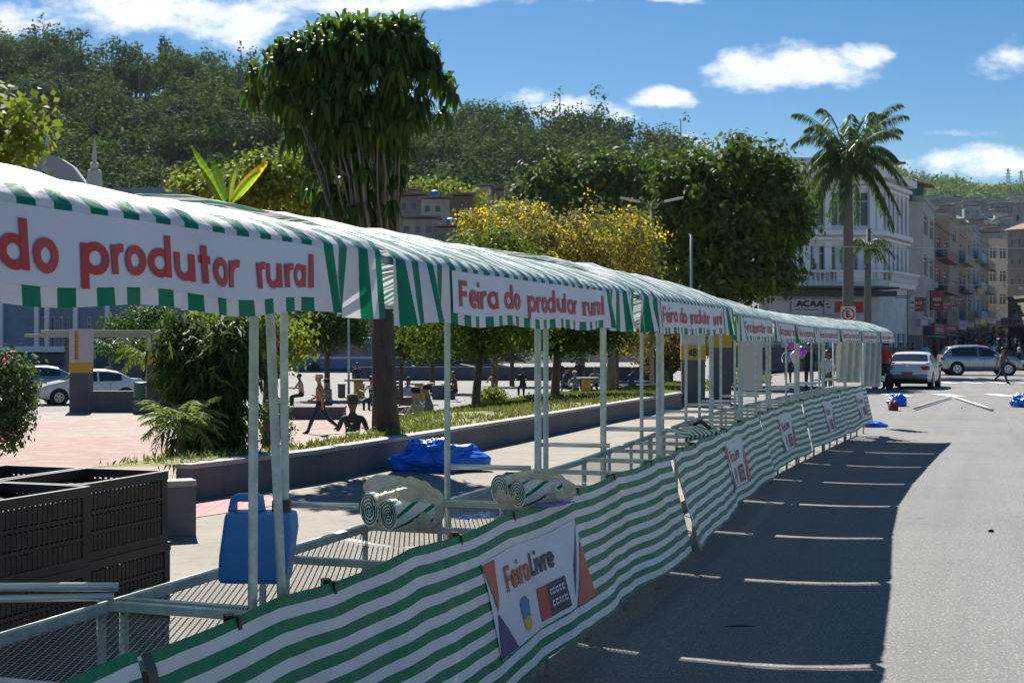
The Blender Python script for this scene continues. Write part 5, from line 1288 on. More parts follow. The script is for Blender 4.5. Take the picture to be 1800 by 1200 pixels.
M_BAG = bpy.data.materials.new('clear_plastic_bag'); M_BAG.use_nodes = True
_t = NT(M_BAG.node_tree); _b = _t.n['Principled BSDF']; _b.inputs['Base Color'].default_value = (.60, .55, .42, 1); _b.inputs['Roughness'].default_value = .28
_n = _t.noise(_t.coord('Object'), 14, 4, .6); _t.put(_b.inputs['Alpha'], _t.mapr(_n, .35, .65, .62, .97)); _bp = _t.new('ShaderNodeBump'); _bp.inputs['Strength'].default_value = .7; _bp.inputs['Distance'].default_value = .02; _t.put(_bp.inputs['Height'], _t.noise(_t.coord('Object'), 22, 4, .6, dist=1)); _t.put(_b.inputs['Normal'], _bp.outputs[0])
M_ROLL = stripemat('rolled_cloth', .075, 0, wrinkle=.5, duty=.28)
def bag(px, py, rz, size, label, seed, tie=True):
    c = W(px, py, GD(py, ZT)); root = empty('bagged_roll', (c.x, c.y, ZT-.01), rz, label, 'plastic bag', 'plastic bags holding rolled awnings on the tables')
    def roll(y0, zc, r, L):
        mb = MB(); mb.grid(lambda u, v: (-L/2-.03+L*v, y0+math.cos(2*math.pi*u)*r*(1+.05*math.sin(u*19)), zc+math.sin(2*math.pi*u)*r), 28, 10, uvfn=lambda u, v: (u*2*math.pi*r+v*.12, v)); 
        for sx in (-1, 1):
            sp = []; 
            for k in range(70):
                a = k*.42; rad = r*(.97+.09*noise.noise(Vector((k*.35, seed, sx))))*(1-k/72); sp.append((sx*(L/2+.002)-.03, y0+math.cos(a)*rad, zc+math.sin(a)*rad))
            mb.tube(sp, .0035, 4)
            base = len(mb.v); mb.v += [(sx*L/2-.03, y0+math.cos(2*math.pi*k/28)*r*.99, zc+math.sin(2*math.pi*k/28)*r*.99) for k in range(28)]; mb.cur = 1; mb.face(range(base, base+28), [(k*.03, 0) for k in range(28)]); mb.cur = 0
        return mb.build('rolled_cloth', [M_ROLL, M_BANNER], root, smooth=True)
    roll(.07, .088, .083, size[0]*1.25); roll(-.085, .078, .074, size[0]*1.15)
    def neck(pp, d):
        if tie and d.y > .45 and d.z > -.2:
            f = (d.y-.45)*1.8; pp.y += .20*f*f; pp.z += .10*f; pp.x *= (1-.62*f) if f < .8 else 1.0-.62*f+(f-.8)*4.0
        return pp
    lump('bag_film', (.035, .01, -.0), (size[0]*1.02, size[1]*1.12, size[2]*1.05), M_BAG, None, None, seed, amp=.16, fold=.12, extra=neck, res=44, parent=root)
bag(708, 922, R(38), (.19, .155, .14), 'cream plastic bag with a tied neck holding rolled striped cloth', 3.3)
bag(935, 884, R(35), (.22, .15, .12), 'clear plastic bag of rolled striped cloth behind the second pair of posts', 8.1, tie=False)
def folded(px, py, rz, label):
    c = W(px, py, GD(py, ZT)); root = empty('folded_awning', (c.x, c.y, ZT), rz, label, 'folded cloth')
    mb = MB(); mb.grid(lambda u, v: ((u-.5)*.9, (v-.5)*.34, .05+.035*noise.noise(Vector((u*4, v*4, 2)))+.04*math.sin(math.pi*v)), 30, 16, uvfn=lambda u, v: (u*.9+v*.2, v)); 
    mb.grid(lambda u, v: ((u-.5)*.9, -.17-.02*math.sin(v*9), .05*(1-v)+.035*(1-v)*noise.noise(Vector((u*4, 0, 2)))), 30, 3, uvfn=lambda u, v: (u*.9, v)); mb.build('cloth', [M_ROLL if False else stripemat('folded_stripes', .11, 0, wrinkle=.6)], root, smooth=True)
    s = MB(); s.tube([(.35, -.18, .02), (.36, -.02, .14), (.35, .16, .05)], .02, 6); s.build('strap', [M_BLACK], root)
folded(1205, 770, R(62), 'folded green striped cloth with a black strap on the third table')
# dark tip of a folded umbrella, blue ribbon scraps
p = W(880, 850, GD(850, ZT)); q = W(905, 848, GD(850, ZT)); mb = MB(); mb.tube([Vector((0, 0, .03)), (q-p)*.4+Vector((0, 0, .035)), (q-p)*2.2+Vector((0, 0, .03))], [.02, .035, .03], 8)
o = mb.build('rolled_cloth', [C_DARK], smooth=True); o.location = (p.x, p.y, ZT); tag(o, 'dark tip of a rolled cloth left of the clear plastic bag', 'rolled cloth')
for i, (px, py, l) in enumerate(((838, 915, 'scrap of bright blue plastic film on the second table by the cloth edge'), (975, 893, 'blue and white plastic wrapper at the foot of the second posts'))):
    c = W(px, py, GD(py, ZT)); mb = MB(); mb.grid(lambda u, v: ((u-.5)*.26, (v-.5)*.10, .02+.03*abs(noise.noise(Vector((u*5, v*4, i*3))))), 14, 8); o = mb.build('plastic_wrapper', [M_TARP if i == 0 else mat('wrapper_blue', (.02, .05, .5), .3)], smooth=True); o.location = c; o.rotation_euler = (0, 0, R(55)); tag(o, l, 'plastic wrapper')
# balloons and white netting at the far stalls
for i, (px, py, D, colr, l) in enumerate(((1392, 603, 30, (.30, .05, .42), 'upper purple balloon at the back of the far stalls'), (1410, 618, 30.4, (.35, .08, .5), 'lower purple balloon, right of the upper one'), (1397, 627, 30.2, (.8, .4, .65), 'pink balloon under the purple balloons'))):
    c = W(px, py, D); mb = MB(); mb.lathe([(.004, -.16), (.05, -.12), (.105, 0), (.09, .07), (.04, .12), (.002, .13)], (0, 0, 0), 16); o = mb.build('balloon', [mat('balloon%d' % i, colr, .25)], smooth=True); o.location = c; tag(o, l, 'balloon')
for i, (x0, x1, y0, y1, D, l) in enumerate(((1470, 1512, 588, 672, 27.5, 'white crinkled netting hung behind the seventh stall'), (1514, 1548, 590, 680, 30, 'white plastic sheet hung at the last stall'))):
    a = W(x0, y0, D); b = W(x1, y1, D); mb = MB(); mb.grid(lambda u, v: ((b.x-a.x)*u, .06*math.sin(u*22+v*3)+.03*noise.noise(Vector((u*6, v*6, i))), (b.z-a.z)*v), 30, 14); o = mb.build('hanging_sheet', [mat('sheet_white', (.52, .56, .56), .4, bump=.6, bscale=10)], smooth=True); o.location = a; tag(o, l, 'plastic sheet')
c = W(1310, 600, 34); mb = MB(); mb.box((0, 0, 0), (.55, .05, 1.25)); o = mb.build('white_panel', [mat('panel_white', (.48, .46, .44), .6)], bevel=.01); o.location = (c.x+.15, c.y, 1.25); tag(o, 'plain off-white board standing behind the fourth stall', 'board')
# thin metal barrier parts lying on the road
for (a, b, l) in (((1607, 720), (1672, 699), 'pale pipe lying on the road, rising to the middle'), ((1676, 699), (1745, 722), 'grey pipe lying on the road right of the pale one')):
    A = W(a[0], a[1], GD(a[1])); B = W(b[0], b[1], GD(b[1])); tube_thing('pipe', [A+Vector((0, 0, .03)), B+Vector((0, 0, .03))], .028, l, 'pipe', M_STEEL)
# ------------------------------------------------------------ street furniture
M_DGREY = concrete('totem_grey', (.13, .13, .145)); M_SIGNW = mat('sign_white', (.52, .50, .50), .5, var=.08, vscale=3); M_SIGNY = mat('sign_yellow', (.55, .33, .03), .5); M_INK = mat('sign_ink', (.05, .035, .02), .6)
def totem(px, D, zt, w, d, label, ybot, ytop, white=True, txt=None, vertical=None):
    x = (px-900)/F*D; z0 = H(x, D)-.05; root = empty('sign_totem', (x, D, z0), R(-4), label, 'sign pillar')
    h = zt-z0
    s = MB(); s.box((0, 0, (ybot-z0)/2), (w, d, ybot-z0)); s.build('shaft', [M_DGREY], root)
    if ytop < zt: s = MB(); s.box((0, 0, (ytop+zt)/2-z0), (w+.01, d+.01, zt-ytop)); s.build('upper_panel', [M_SIGNW if white else M_SIGNY], root)
    y = MB(); y.box((0, 0, (ybot+ytop)/2-z0), (w+.03, d+.03, ytop-ybot)); yo = y.build('yellow_band', [M_SIGNY], root)
    f = lambda X, Y, l: (X, -d/2-.021-l, Y)
    if txt:
        lm = MB(); tw = text_width(txt); sx = w*.62/tw; letters(lm, txt, f, -w*.31, (ybot+ytop)/2-z0-.10, sx, .20, w=.26, step=.3); lm.build('lettering', [M_INK], yo)
    if vertical:
        v = MB(); v.box((-w*.12, -d/2-.012, (ytop+zt)/2-z0), (w*.2, .014, (zt-ytop)*.88)); vo = v.build('side_stripe', [M_SIGNY], root)
        q = MB(); n = 9
        for k in range(n):
            z = ytop-z0+.16+k*(zt-ytop-.3)/n
            q.box((-w*.12, -d/2-.022, z), (w*.13, .004, .045)); q.box((-w*.12-.03, -d/2-.022, z+.06), (.03, .0042, .08))
        q.build('stripe_marks', [mat('stripe_dark', (.24, .13, .02), .6)], vo)
    return root
def zpx(py, D): return E+(600-py)/F*D
totem(143, 51, zpx(578, 51), .72, .5, 'tall grey pillar with white top, yellow side stripe and yellow band at the left', zpx(655, 51), zpx(637, 51), vertical=True)
totem(277, 50.5, zpx(592, 50.5), .62, .45, 'grey pillar with a yellow sign band right of the green bin', zpx(641, 50.5), zpx(622, 50.5))
totem(1218, 37.5, zpx(548, 37.5), .64, .4, 'dark grey pillar with a numbered yellow sign behind the fourth stall', zpx(632, 37.5), zpx(606, 37.5), txt='-485')
totem(1266, 41, zpx(556, 41), .62, .4, 'second dark grey pillar with a yellow top right of the numbered one', zpx(611, 41), zpx(575, 41))
# planter walls in the plaza
def planter(x0, x1, py, D, h, label, d=.5):
    a = (x0-900)/F*D; b = (x1-900)/F*D; z0 = H((a+b)/2, D)-.05; root = empty('planter_wall', ((a+b)/2, D, z0), 0, label, 'planter wall')
    m = MB(); m.box((0, 0, h/2), (b-a, d, h)); m.build('wall_block', [M_DGREY], root, bevel=.01); m = MB(); m.box((0, 0, h+.02), (b-a+.04, d+.04, .05)); m.build('coping', [M_WALL], root); return root
planter(160, 247, 715, 50.5, .78, 'long low dark planter wall between the two left pillars')
planter(508, 606, 708, 46, .42, 'low dark planter block behind the walking man', .8)
planter(290, 350, 700, 49.6, .55, 'low planter wall with white flowers right of the second pillar')
for i, (x0, x1, py, D) in enumerate(((595, 606, 0, 64), (628, 640, 0, 64), (678, 702, 0, 58), (716, 740, 0, 60), (760, 800, 0, 62))):
    planter(x0, x1, 0, D, .62, ['small grey seat block far behind the walking man', 'small seat block beside the plaza table with yellow foot', 'grey seat block right of the dracaena trunk', 'second grey seat block right of the dracaena trunk', 'wide grey seat block behind the small trees'][i], .5)
x, D = gp_(248, 49.5); root = empty('litter_bin', (x, D, H(x, D)), 0, 'green litter bin on a concrete block between the left pillars', 'litter bin')
m = MB(); m.box((0, 0, .20), (.48, .45, .46)); m.build('base_block', [M_DGREY], root, bevel=.01); m = MB(); m.lathe([(.20, .45), (.23, .55), (.245, 1.05), (.26, 1.08), (.25, 1.12), (.22, 1.13)], (0, 0, 0), 18); m.build('bin_body', [mat('bin_green', (.01, .12, .06), .4)], root, smooth=False)
m = MB(); 
for sx in (-1, 1): m.box((sx*.22, -.14, .80), (.03, .03, .42))
m.build('side_post', [M_SIGNW], root)
# concrete tables with yellow foot
def ptable(px, D, label):
    x = (px-900)/F*D; root = empty('plaza_table', (x, D, H(x, D)), 0, label, 'table', 'concrete plaza tables with yellow feet')
    m = MB(); m.lathe([(.62, .80), (.64, .82), (.64, .87), (.62, .88)], (0, 0, 0), 24); m.build('tabletop', [M_SIDE], root); m = MB(); m.lathe([(.24, 0), (.20, .4), (.22, .80)], (0, 0, 0), 14); m.build('foot', [M_SIGNY], root)
ptable(630, 62, 'concrete table left of the dracaena trunk'); ptable(1030, 65.5, 'concrete table with people around it, behind the second posts'); ptable(738, 57, 'concrete table under the small green street tree')
def bench(px, py, D, rz, label):
    x = (px-900)/F*D; root = empty('bench', (x, D, zpx(py, D)), rz, label, 'bench'); wd = mat('dark_wood', (.05, .035, .03), .6)
    m = MB(); 
    for k in range(4): m.box((0, -.2+k*.12, .44), (1.5, .10, .04))
    m.build('seat', [wd], root); m = MB()
    for k in range(4): m.box((0, .26+k*.02, .56+k*.12), (1.5, .03, .09))
    m.build('backrest', [wd], root)
    for sx in (-.6, .6): m = MB(); m.box((sx, 0, .22), (.06, .45, .42)); m.build('leg', [M_DGREY], root)
bench(700, 722, 46, R(65), 'dark slatted bench right of the dracaena trunk, upper one'); bench(692, 745, 37, R(65), 'dark slatted bench right of the dracaena trunk, nearer one')
# lamps, poles, signs
def lamp(px, D, py_top, label):
    x = (px-900)/F*D; z0 = H(x, D); root = empty('street_lamp', (x, D, z0), 0, label, 'street lamp'); h = zpx(py_top, D)-z0
    m = MB(); m.tube([(0, 0, -.1), (0, 0, h)], [.085, .05], 10); m.build('pole', [M_BARKG if False else mat('pole_grey', (.20, .20, .19), .5, metal=.3)], root, smooth=True)
    for sx in (-1, 1):
        m = MB(); m.tube([(0, 0, h-.05), (sx*.35, 0, h+.05), (sx*.7, 0, h+.12)], .03, 6); m.build('arm', [MATS['pole_grey']], root); m = MB(); m.bar((sx*.45, 0, h+.07), (sx*1.15, 0, h+.22), .26, .07); m.build('lamp_head', [mat('lamp_white', (.55, .56, .55), .4)], root, bevel=.02)
lamp(1146, 50, 358, 'double-armed street lamp over the yellow flowering tree')
def pole(name, px, D, py_top, r, label, cat='pole', m_=None, py0=None):
    x = (px-900)/F*D; z0 = H(x, D)-.1; m = MB(); h = zpx(py_top, D)-z0; m.tube([(0, 0, 0), (0, 0, h*.5), (0, 0, h)], [r*1.2, r, r*.85], 10); o = m.build(name, [m_ or M_STEEL], smooth=True); o.location = (x, D, z0); tag(o, label, cat); return (x, D, z0+h)
pole('flag_pole', 1215, 46, 412, .045, 'thin pale pole rising above the awnings before the big dark tree')
pole('lamp_post', 613, 60, 560, .05, 'thin grey post between the blue bus and the dracaena trunk')
pole('sign_post', 1083, 52, 590, .04, 'thin post beside the red blossom tree')
UP1 = pole('utility_pole', 1527, 88, 402, .16, 'concrete utility pole right of the royal palm', 'utility pole', M_BARKG)
UP2 = pole('utility_pole', 1633, 130, 480, .12, 'thin utility pole before the red shop signs', 'utility pole', M_STEEL)
def nosign():
    x, D = gp_(1491, 63); z = zpx(552, D); root = empty('parking_sign', (x, D, H(x, D)), 0, 'white no parking sign with red ring and letter E below the palm trunk', 'road sign'); h = z-H(x, D)
    m = MB(); m.tube([(0, .03, 0), (0, .03, h+.3)], .03, 8); m.build('pole', [M_STEEL], root)
    m = MB(); m.box((0, 0, h), (.68, .02, .72)); b = m.build('plate', [M_SIGNW], root)
    m = MB(); m.grid(lambda u, v: ((.23+.07*v)*math.cos(2*math.pi*u), -.014, h+(.23+.07*v)*math.sin(2*math.pi*u)), 28, 1); m.bar((-.19, -.0155, h+.19), (.19, -.0155, h-.19), .05, .002, up=(0, 1, 0)); m.build('ring', [M_RED], b)
    m = MB(); letters(m, 'E', lambda X, Y, l: (X, -.018-l, Y), -.09, h-.15, .28, .30, w=.22, step=1); m.build('lettering', [M_INK], b)
nosign()
def wire(pts, label, r=.012, sag=.3):
    a = Vector(pts[0]); b = Vector(pts[1]); m = MB(); m.tube([a.lerp(b, t)-a-Vector((0, 0, sag*4*t*(1-t))) for t in np.linspace(0, 1, 14)], r, 4); o = m.build('overhead_wire', [mat('wire_grey', (.16, .17, .18), .6)], smooth=True); o.location = a; tag(o, label, 'wire')
wire((W(1150, 418, 60), W(1830, 436, 70)), 'pale overhead wire crossing the big dark tree and the palm', .018, .2)
wire((UP1, (UP2[0], UP2[1], UP2[2])), 'wire from the utility pole by the palm towards the shopping street', .02, .6)
wire((W(1390, 472, 80), W(1820, 500, 92)), 'lower overhead wire in front of the ornate building', .018, .4)
wire((W(1600, 455, 110), W(1820, 470, 140)), 'overhead wire across the shopping street', .02, .4)

# ------------------------------------------------------------ buildings
def wmat(name, col, var=.10): 
    return mat(name, col, .8, var=max(var, .2), vscale=1.1, bump=.1, bscale=5)
PANE = mat('window_glass', (.025, .03, .04), .12, spec=.7); FRAME = mat('window_frame', (.62, .62, .64), .5); ROOFT = mat('roof_tile', (.20, .10, .065), .8, var=.3, vscale=2); SHUT = mat('shutter', (.16, .16, .17), .5, var=.2, vscale=3)
class Bld:
    def __init__(s, name, A, B, depth, z0, z1, wm, label, cat='building', group=None):
        s.A = Vector((A[0], A[1])); s.B = Vector((B[0], B[1])); s.d = (s.B-s.A); s.L = s.d.length; s.d.normalize(); s.n = Vector((s.d.y, -s.d.x))   # outward normal (to the right of A->B)
        s.z0, s.z1 = z0, z1; s.root = empty(name, (s.A.x, s.A.y, z0), math.atan2(s.d.y, s.d.x), label, cat, group); s.wm = wm; s.depth = depth; s.H = z1-z0
    # local: x along facade, -y outward, z up
    def wall(s, wins=(), pane=True, frame=True, muntin=True, L=None, rot=None, nm='wall', recess=.18):
        L = L or s.L; H_ = s.H; us = sorted(set([0, L]+[round(w[0], 4) for w in wins]+[round(w[1], 4) for w in wins])); vs = sorted(set([0, H_]+[round(w[2], 4) for w in wins]+[round(w[3], 4) for w in wins]))
        T = rot or (lambda x, y, z: (x, y, z)); mb = MB()
        inw = lambda u, v: any(w[0] < u < w[1] and w[2] < v < w[3] for w in wins)
        for i in range(len(us)-1):
            for j in range(len(vs)-1):
                if not inw((us[i]+us[i+1])/2, (vs[j]+vs[j+1])/2): mb.quad(T(us[i], 0, vs[j]), T(us[i+1], 0, vs[j]), T(us[i+1], 0, vs[j+1]), T(us[i], 0, vs[j+1]))
        for (a, b, c, d) in [w[:4] for w in wins]:
            mb.quad(T(a, 0, c), T(a, recess, c), T(a, recess, d), T(a, 0, d)); mb.quad(T(b, recess, c), T(b, 0, c), T(b, 0, d), T(b, recess, d)); mb.quad(T(a, 0, d), T(b, 0, d), T(b, recess, d), T(a, recess, d)); mb.quad(T(a, 0, c), T(b, 0, c), T(b, recess, c), T(a, recess, c))
        w_ = mb.build(nm, [s.wm], s.root)
        for (a, b, c, d) in [w[:4] for w in wins]:
            f = MB(); t = .07; y = recess-.03
            def bx(x0, x1, za, zb, yy=y, th=.05):
                P_ = [T(x0, yy-th, za), T(x1, yy-th, za), T(x1, yy-th, zb), T(x0, yy-th, zb), T(x0, yy, za), T(x1, yy, za), T(x1, yy, zb), T(x0, yy, zb)]; n = len(f.v); f.v += P_
                for q in ((0, 1, 2, 3), (7, 6, 5, 4), (0, 4, 5, 1), (1, 5, 6, 2), (2, 6, 7, 3), (3, 7, 4, 0)): f.face([n+k for k in q])
            f.cur = 0
            bx(a, a+t, c, d); bx(b-t, b, c, d); bx(a+t, b-t, d-t, d); bx(a+t, b-t, c, c+t)
            if muntin:
                bx((a+b)/2-.04, (a+b)/2+.04, c+t, d-t, y, .04); bx(a+t, b-t, c+(d-c)*.72, c+(d-c)*.72+.07, y, .045)
            fo = f.build('window', [FRAME], s.root)
            p = MB(); p.quad(T(a, recess-.01, c), T(b, recess-.01, c), T(b, recess-.01, d), T(a, recess-.01, d)); p.build('pane', [PANE], fo)
        return w_
    def shell(s, roof=None):
        """side, back and roof"""
        mb = MB(); L, D_, H_ = s.L, s.depth, s.H
        mb.quad((0, D_, 0), (0, 0, 0), (0, 0, H_), (0, D_, H_)); mb.quad((L, 0, 0), (L, D_, 0), (L, D_, H_), (L, 0, H_)); mb.quad((L, D_, 0), (0, D_, 0), (0, D_, H_), (L, D_, H_)); mb.quad((0, 0, H_-.02), (L, 0, H_-.02), (L, D_, H_-.02), (0, D_, H_-.02)); mb.build('side_walls', [s.wm], s.root)
    def band(s, nm, z, h, out, m_, x0=0, x1=None, side=True):
        x1 = s.L if x1 is None else x1; mb = MB(); mb.box(((x0+x1)/2, -out/2, z+h/2), (x1-x0+2*out*0+.01, out, h)); mb.build(nm, [m_], s.root)
def roof_gable(b, h, m_, ov=.4):
    mb = MB(); L, D_, H_ = b.L, b.depth, b.H
    mb.quad((-ov, -ov, H_), (L+ov, -ov, H_), (L+ov, D_/2, H_+h), (-ov, D_/2, H_+h)); mb.quad((L+ov, D_+ov, H_), (-ov, D_+ov, H_), (-ov, D_/2, H_+h), (L+ov, D_/2, H_+h)); mb.tri((-ov, -ov, H_), (-ov, D_/2, H_+h), (-ov, D_+ov, H_)); mb.tri((L+ov, -ov, H_), (L+ov, D_+ov, H_), (L+ov, D_/2, H_+h)); mb.build('roof', [m_], b.root)
# --- the ornate corner building
OR = wmat('ornate_wall', (.68, .68, .71), .06); TRIM = mat('ornate_trim', (.82, .82, .82), .7)
def ornate():
    D = 100; z0 = -.1; A = ((1330-900)/F*D, D-1.0); Bp = ((1546-900)/F*D, D); zt = zpx(300, D)
    b = Bld('corner_building', A, Bp, 14, z0, zt, OR, 'ornate blue-white three-storey corner building behind the royal palm'); s = F/D
    zf = lambda py: zpx(py, D)-z0
    L = b.L; wins = []
    xs_ = [1.0+k*2.05 for k in range(4)]
    px2x = lambda px: ((px-900)/F*D-A[0])*L/(Bp[0]-A[0])
    for px in (1352, 1395, 1432, 1472, 1512): 
        x = px2x(px); 
        for k in (-.62, .62): wins.append((x+k-.42, x+k+.42, zf(485), zf(432)))
        wins.append((x-.62, x+.62, zf(398), zf(338)))
    wins = [w for w in wins if w[0] > .1 and w[1] < L-.2]
    wins += [(k*1.75+.4, k*1.75+1.75, .1, 2.4) for k in range(int((L-.5)/1.75))]
    b.wall(wins); 
    # side facade along the shopping street
    ang = R(90-30); du = Vector((math.cos(ang), math.sin(ang))); bd = b.d; ca = bd.dot(du); sa = bd.x*du.y-bd.y*du.x
    def T(x, y, z): return (L+x*ca+y*sa, x*sa-y*ca*1.0, z) if False else (L+x*ca-y*sa*1.0, x*sa+y*ca*1.0, z)
    Ls = 8.0; w2 = [(.5+k*1.5, 1.7+k*1.5, .1, 2.6) for k in range(5)]+[(0.6+k*1.25, 0.6+k*1.25+.75, zf(485), zf(432)) for k in range(6)]+[(0.6+k*1.25, 0.6+k*1.25+.75, zf(398), zf(338)) for k in range(6)]
    b.wall(w2, L=Ls, rot=T, nm='side_facade')
    mb = MB(); e = T(Ls, 0, 0); 
    mb.quad((0, 0, b.H-.02), (L, 0, b.H-.02), (e[0], e[1], b.H-.02), (0, 14, b.H-.02)); mb.quad((0, 14, 0), (0, 0, 0), (0, 0, b.H), (0, 14, b.H)); mb.quad((e[0], e[1], 0), (0, 14, 0), (0, 14, b.H), (e[0], e[1], b.H)); mb.build('back_walls', [OR], b.root)
    def cornice(py, h, out, nm='cornice', m_=TRIM):
        z = zf(py); m1 = MB(); m1.box((L/2, -out/2, z), (L+out, out, h)); 
        a0 = Vector(T(-.0, -out/2, z)); a1 = Vector(T(Ls, -out/2, z)); m1.bar(a0, a1, out, h); m1.build(nm, [m_], b.root)
    cornice(308, .5, .8); cornice(322, .25, .45); cornice(410, .35, .5); cornice(420, .18, .3); cornice(498, .45, .7); cornice(478, .16, 1.05, 'balcony_rail'); cornice(330, .2, .2)
    # balustrade balusters and pilasters
    m1 = MB(); n = int(L/.34)
    for k in range(n):
        if (k//8) % 3 != 2: m1.lathe([(.05, zf(496)), (.09, zf(492)), (.04, zf(485)), (.06, zf(480))], (k*.34+.2, -.85, 0), 6)
        else: m1.box((k*.34+.2, -.85, zf(488)), (.34, .10, zf(480)-zf(496)))
    for k in range(int(Ls/.34)): q = T(k*.34+.3, -.85, 0); m1.lathe([(.05, zf(496)), (.09, zf(492)), (.04, zf(485)), (.06, zf(480))], (q[0], q[1], 0), 6)
    m1.build('balustrade', [TRIM], b.root)
    for px in (1334, 1373, 1414, 1452, 1492, 1533, 1543):
        m1 = MB(); x = px2x(px); m1.box((x, -.10, (zf(498)+zf(425))/2), (.5, .2, zf(425)-zf(498))); m1.box((x, -.10, (zf(408)+zf(325))/2), (.5, .2, zf(325)-zf(408))); m1.build('pilaster', [TRIM], b.root)
    for k in range(7):
        m1 = MB(); 
        for (za, zb) in ((498, 425), (408, 325)):
            q0 = Vector(T(.3+k*1.25, -.07, zf(za))); q1 = Vector(T(.3+k*1.25, -.07, zf(zb))); m1.bar(q0, q1, .28, .16)
        m1.build('pilaster', [TRIM], b.root)
    # parapet, roof terrace with canopy
    m1 = MB(); m1.box((L*.80, .3, zf(290)), (L*.38, .35, .9)); m1.box((L*.3, .4, zf(286)), (L*.6, .3, .5)); m1.build('parapet', [OR], b.root)
    m1 = MB(); m1.bar((L-1.5, 3, zf(270)), (L+2.6, 4.5, zf(277)), 3.5, .14); m1.build('terrace_roof', [ROOFT], b.root)
    for (x, y) in ((L+1.2, 3.2), (L+2.2, 4.4), (L-1, 3.5)): m1 = MB(); m1.tube([(x, y, b.H-.1), (x, y, zf(272))], .09, 6); m1.build('terrace_post', [TRIM], b.root)
    m1 = MB()
    for k in range(24): m1.box((k*.42, -.3, zf(293)), (.03, .03, 1.1))
    m1.box((5, -.3, zf(281)), (10, .05, .05)); m1.build('railing', [SHUT], b.root)
    # awning box, shop signs
    m1 = MB(); m1.box((L/2, -.9, zf(517)), (L+1.2, 1.8, .35)); m1.box((L/2, -1.2, zf(508)), (L+1.2, 2.2, .12)); m1.build('shop_canopy', [mat('canopy_dark', (.05, .055, .065), .6)], b.root)
    def sign(x0, x1, y0, y1, m_, txt=None, tm=M_INK, sc=.5, off=(0, 0)):
        a, c = px2x(x0), px2x(x1); m2 = MB(); m2.box(((a+c)/2, -1.0, (zf(y0)+zf(y1))/2), (c-a, .12, zf(y0)-zf(y1))); o = m2.build('shop_sign', [m_], b.root)
        if txt:
            l = MB(); tw = text_width(txt); letters(l, txt, lambda X, Y, q: (X, -1.065-q, Y), a+off[0], zf((y0+y1)/2)+off[1], sc*1.4, sc, w=.3, step=.4); l.build('lettering', [tm], o)
        return o
    o = sign(1380, 1435, 527, 553, M_SIGNW, 'ACAA', M_INK, .42, (.35, .02)); l = MB(); l.box(((px2x(1386)+px2x(1428))/2, -1.066, zf(545)), (px2x(1428)-px2x(1386), .004, .06)); l.build('underline', [M_INK], o)
    sign(1438, 1520, 527, 553, M_SIGNW); m2 = MB(); m2.box(((px2x(1456)+px2x(1507))/2, -1.08, (zf(531)+zf(550))/2), (px2x(1507)-px2x(1456), .06, zf(531)-zf(550))); m2.build('red_sign_panel', [M_RED], b.root)
    m2 = MB(); 
    for (px, py) in ((1443, 535), (1445, 541)): m2.box((px2x(px), -1.066, zf(py)), (.25, .004, .10))
    m2.build('sign_marks', [M_INK], b.root)
    sign(1340, 1376, 530, 552, M_SIGNW)
    m2 = MB(); m2.box((px2x(1481), -.15, zf(452)), (.55, .06, 1.0)); m2.build('green_cloth', [mat('green_net', (.05, .35, .20), .7)], b.root)
ornate()
def simple(name, px0, D0, px1, D1, top, label, wm, cols, rows, group=None, roof=None, depth=8, wh=(.5, .55), first=3.2, base=None, sign=None, ground=True, balcony=None, shut=True):
    A = ((px0-900)/F*D0, D0); Bp = ((px1-900)/F*D1, D1); z0 = (H(*A)-.2) if base is None else base; b = Bld(name, A, Bp, depth, z0, zpx(top, (D0+D1)/2), wm, label, 'building' if name != 'house' else 'house', group)
    wins = []; f0 = first if ground else .6; fh = (b.H-f0-.4)/max(1, rows)
    for r in range(rows):
        for c in range(cols):
            w = b.L/cols; wins.append((c*w+w*(1-wh[0])/2, c*w+w*(1+wh[0])/2, f0+r*fh+fh*(1-wh[1])/2, f0+r*fh+fh*(1+wh[1])/2))
    b.wall(wins, muntin=cols*rows < 10); b.shell()
    if ground and shut:
        m1 = MB(); m1.box((b.L/2, -.04, 1.3), (b.L*.92, .08, 2.5)); 
        for k in range(int(b.L/.25)): m1.box((b.L*.04+k*.25*.92, -.09, 1.3), (.05, .03, 2.5))
        m1.build('roller_shutter', [SHUT], b.root)
    if sign:
        m1 = MB(); m1.box((b.L/2, -.75, 3.05), (b.L*.94, .3, .9)); so_ = m1.build('shop_sign', [sign], b.root); m1 = MB(); 
        for k in range(5): m1.box((b.L*(.22+.13*k), -.905, 3.05), (b.L*(.05+.02*(k%2)), .006, .22+.06*(k%3)))
        m1.build('sign_marks', [M_SIGNW if sign is not M_SIGNW else M_RED], so_)
        m1 = MB(); m1.box((b.L/2, -.5, 2.45), (b.L*.96, 1.0, .12)); m1.build('awning_edge', [SHUT], b.root)
    if ground:
        for k in range(min(3, cols)):
            m1 = MB(); m1.box((b.L*(k+.5)/cols+.55, -.22, f0+fh*(k % rows)+.35), (.7, .42, .5)); m1.build('air_conditioner', [M_SIGNW], b.root)
    if roof: roof_gable(b, roof, ROOFT)
    else: b.band('parapet', b.H-.25, .3, .12, wm)
    if balcony:
        for r in range(rows): m1 = MB(); m1.box((b.L/2, -.5, f0+r*fh+.12), (b.L*.8, 1.0, .15)); m1.box((b.L/2, -.97, f0+r*fh+.6), (b.L*.8, .06, .8)); m1.build('balcony', [balcony], b.root)
    return b
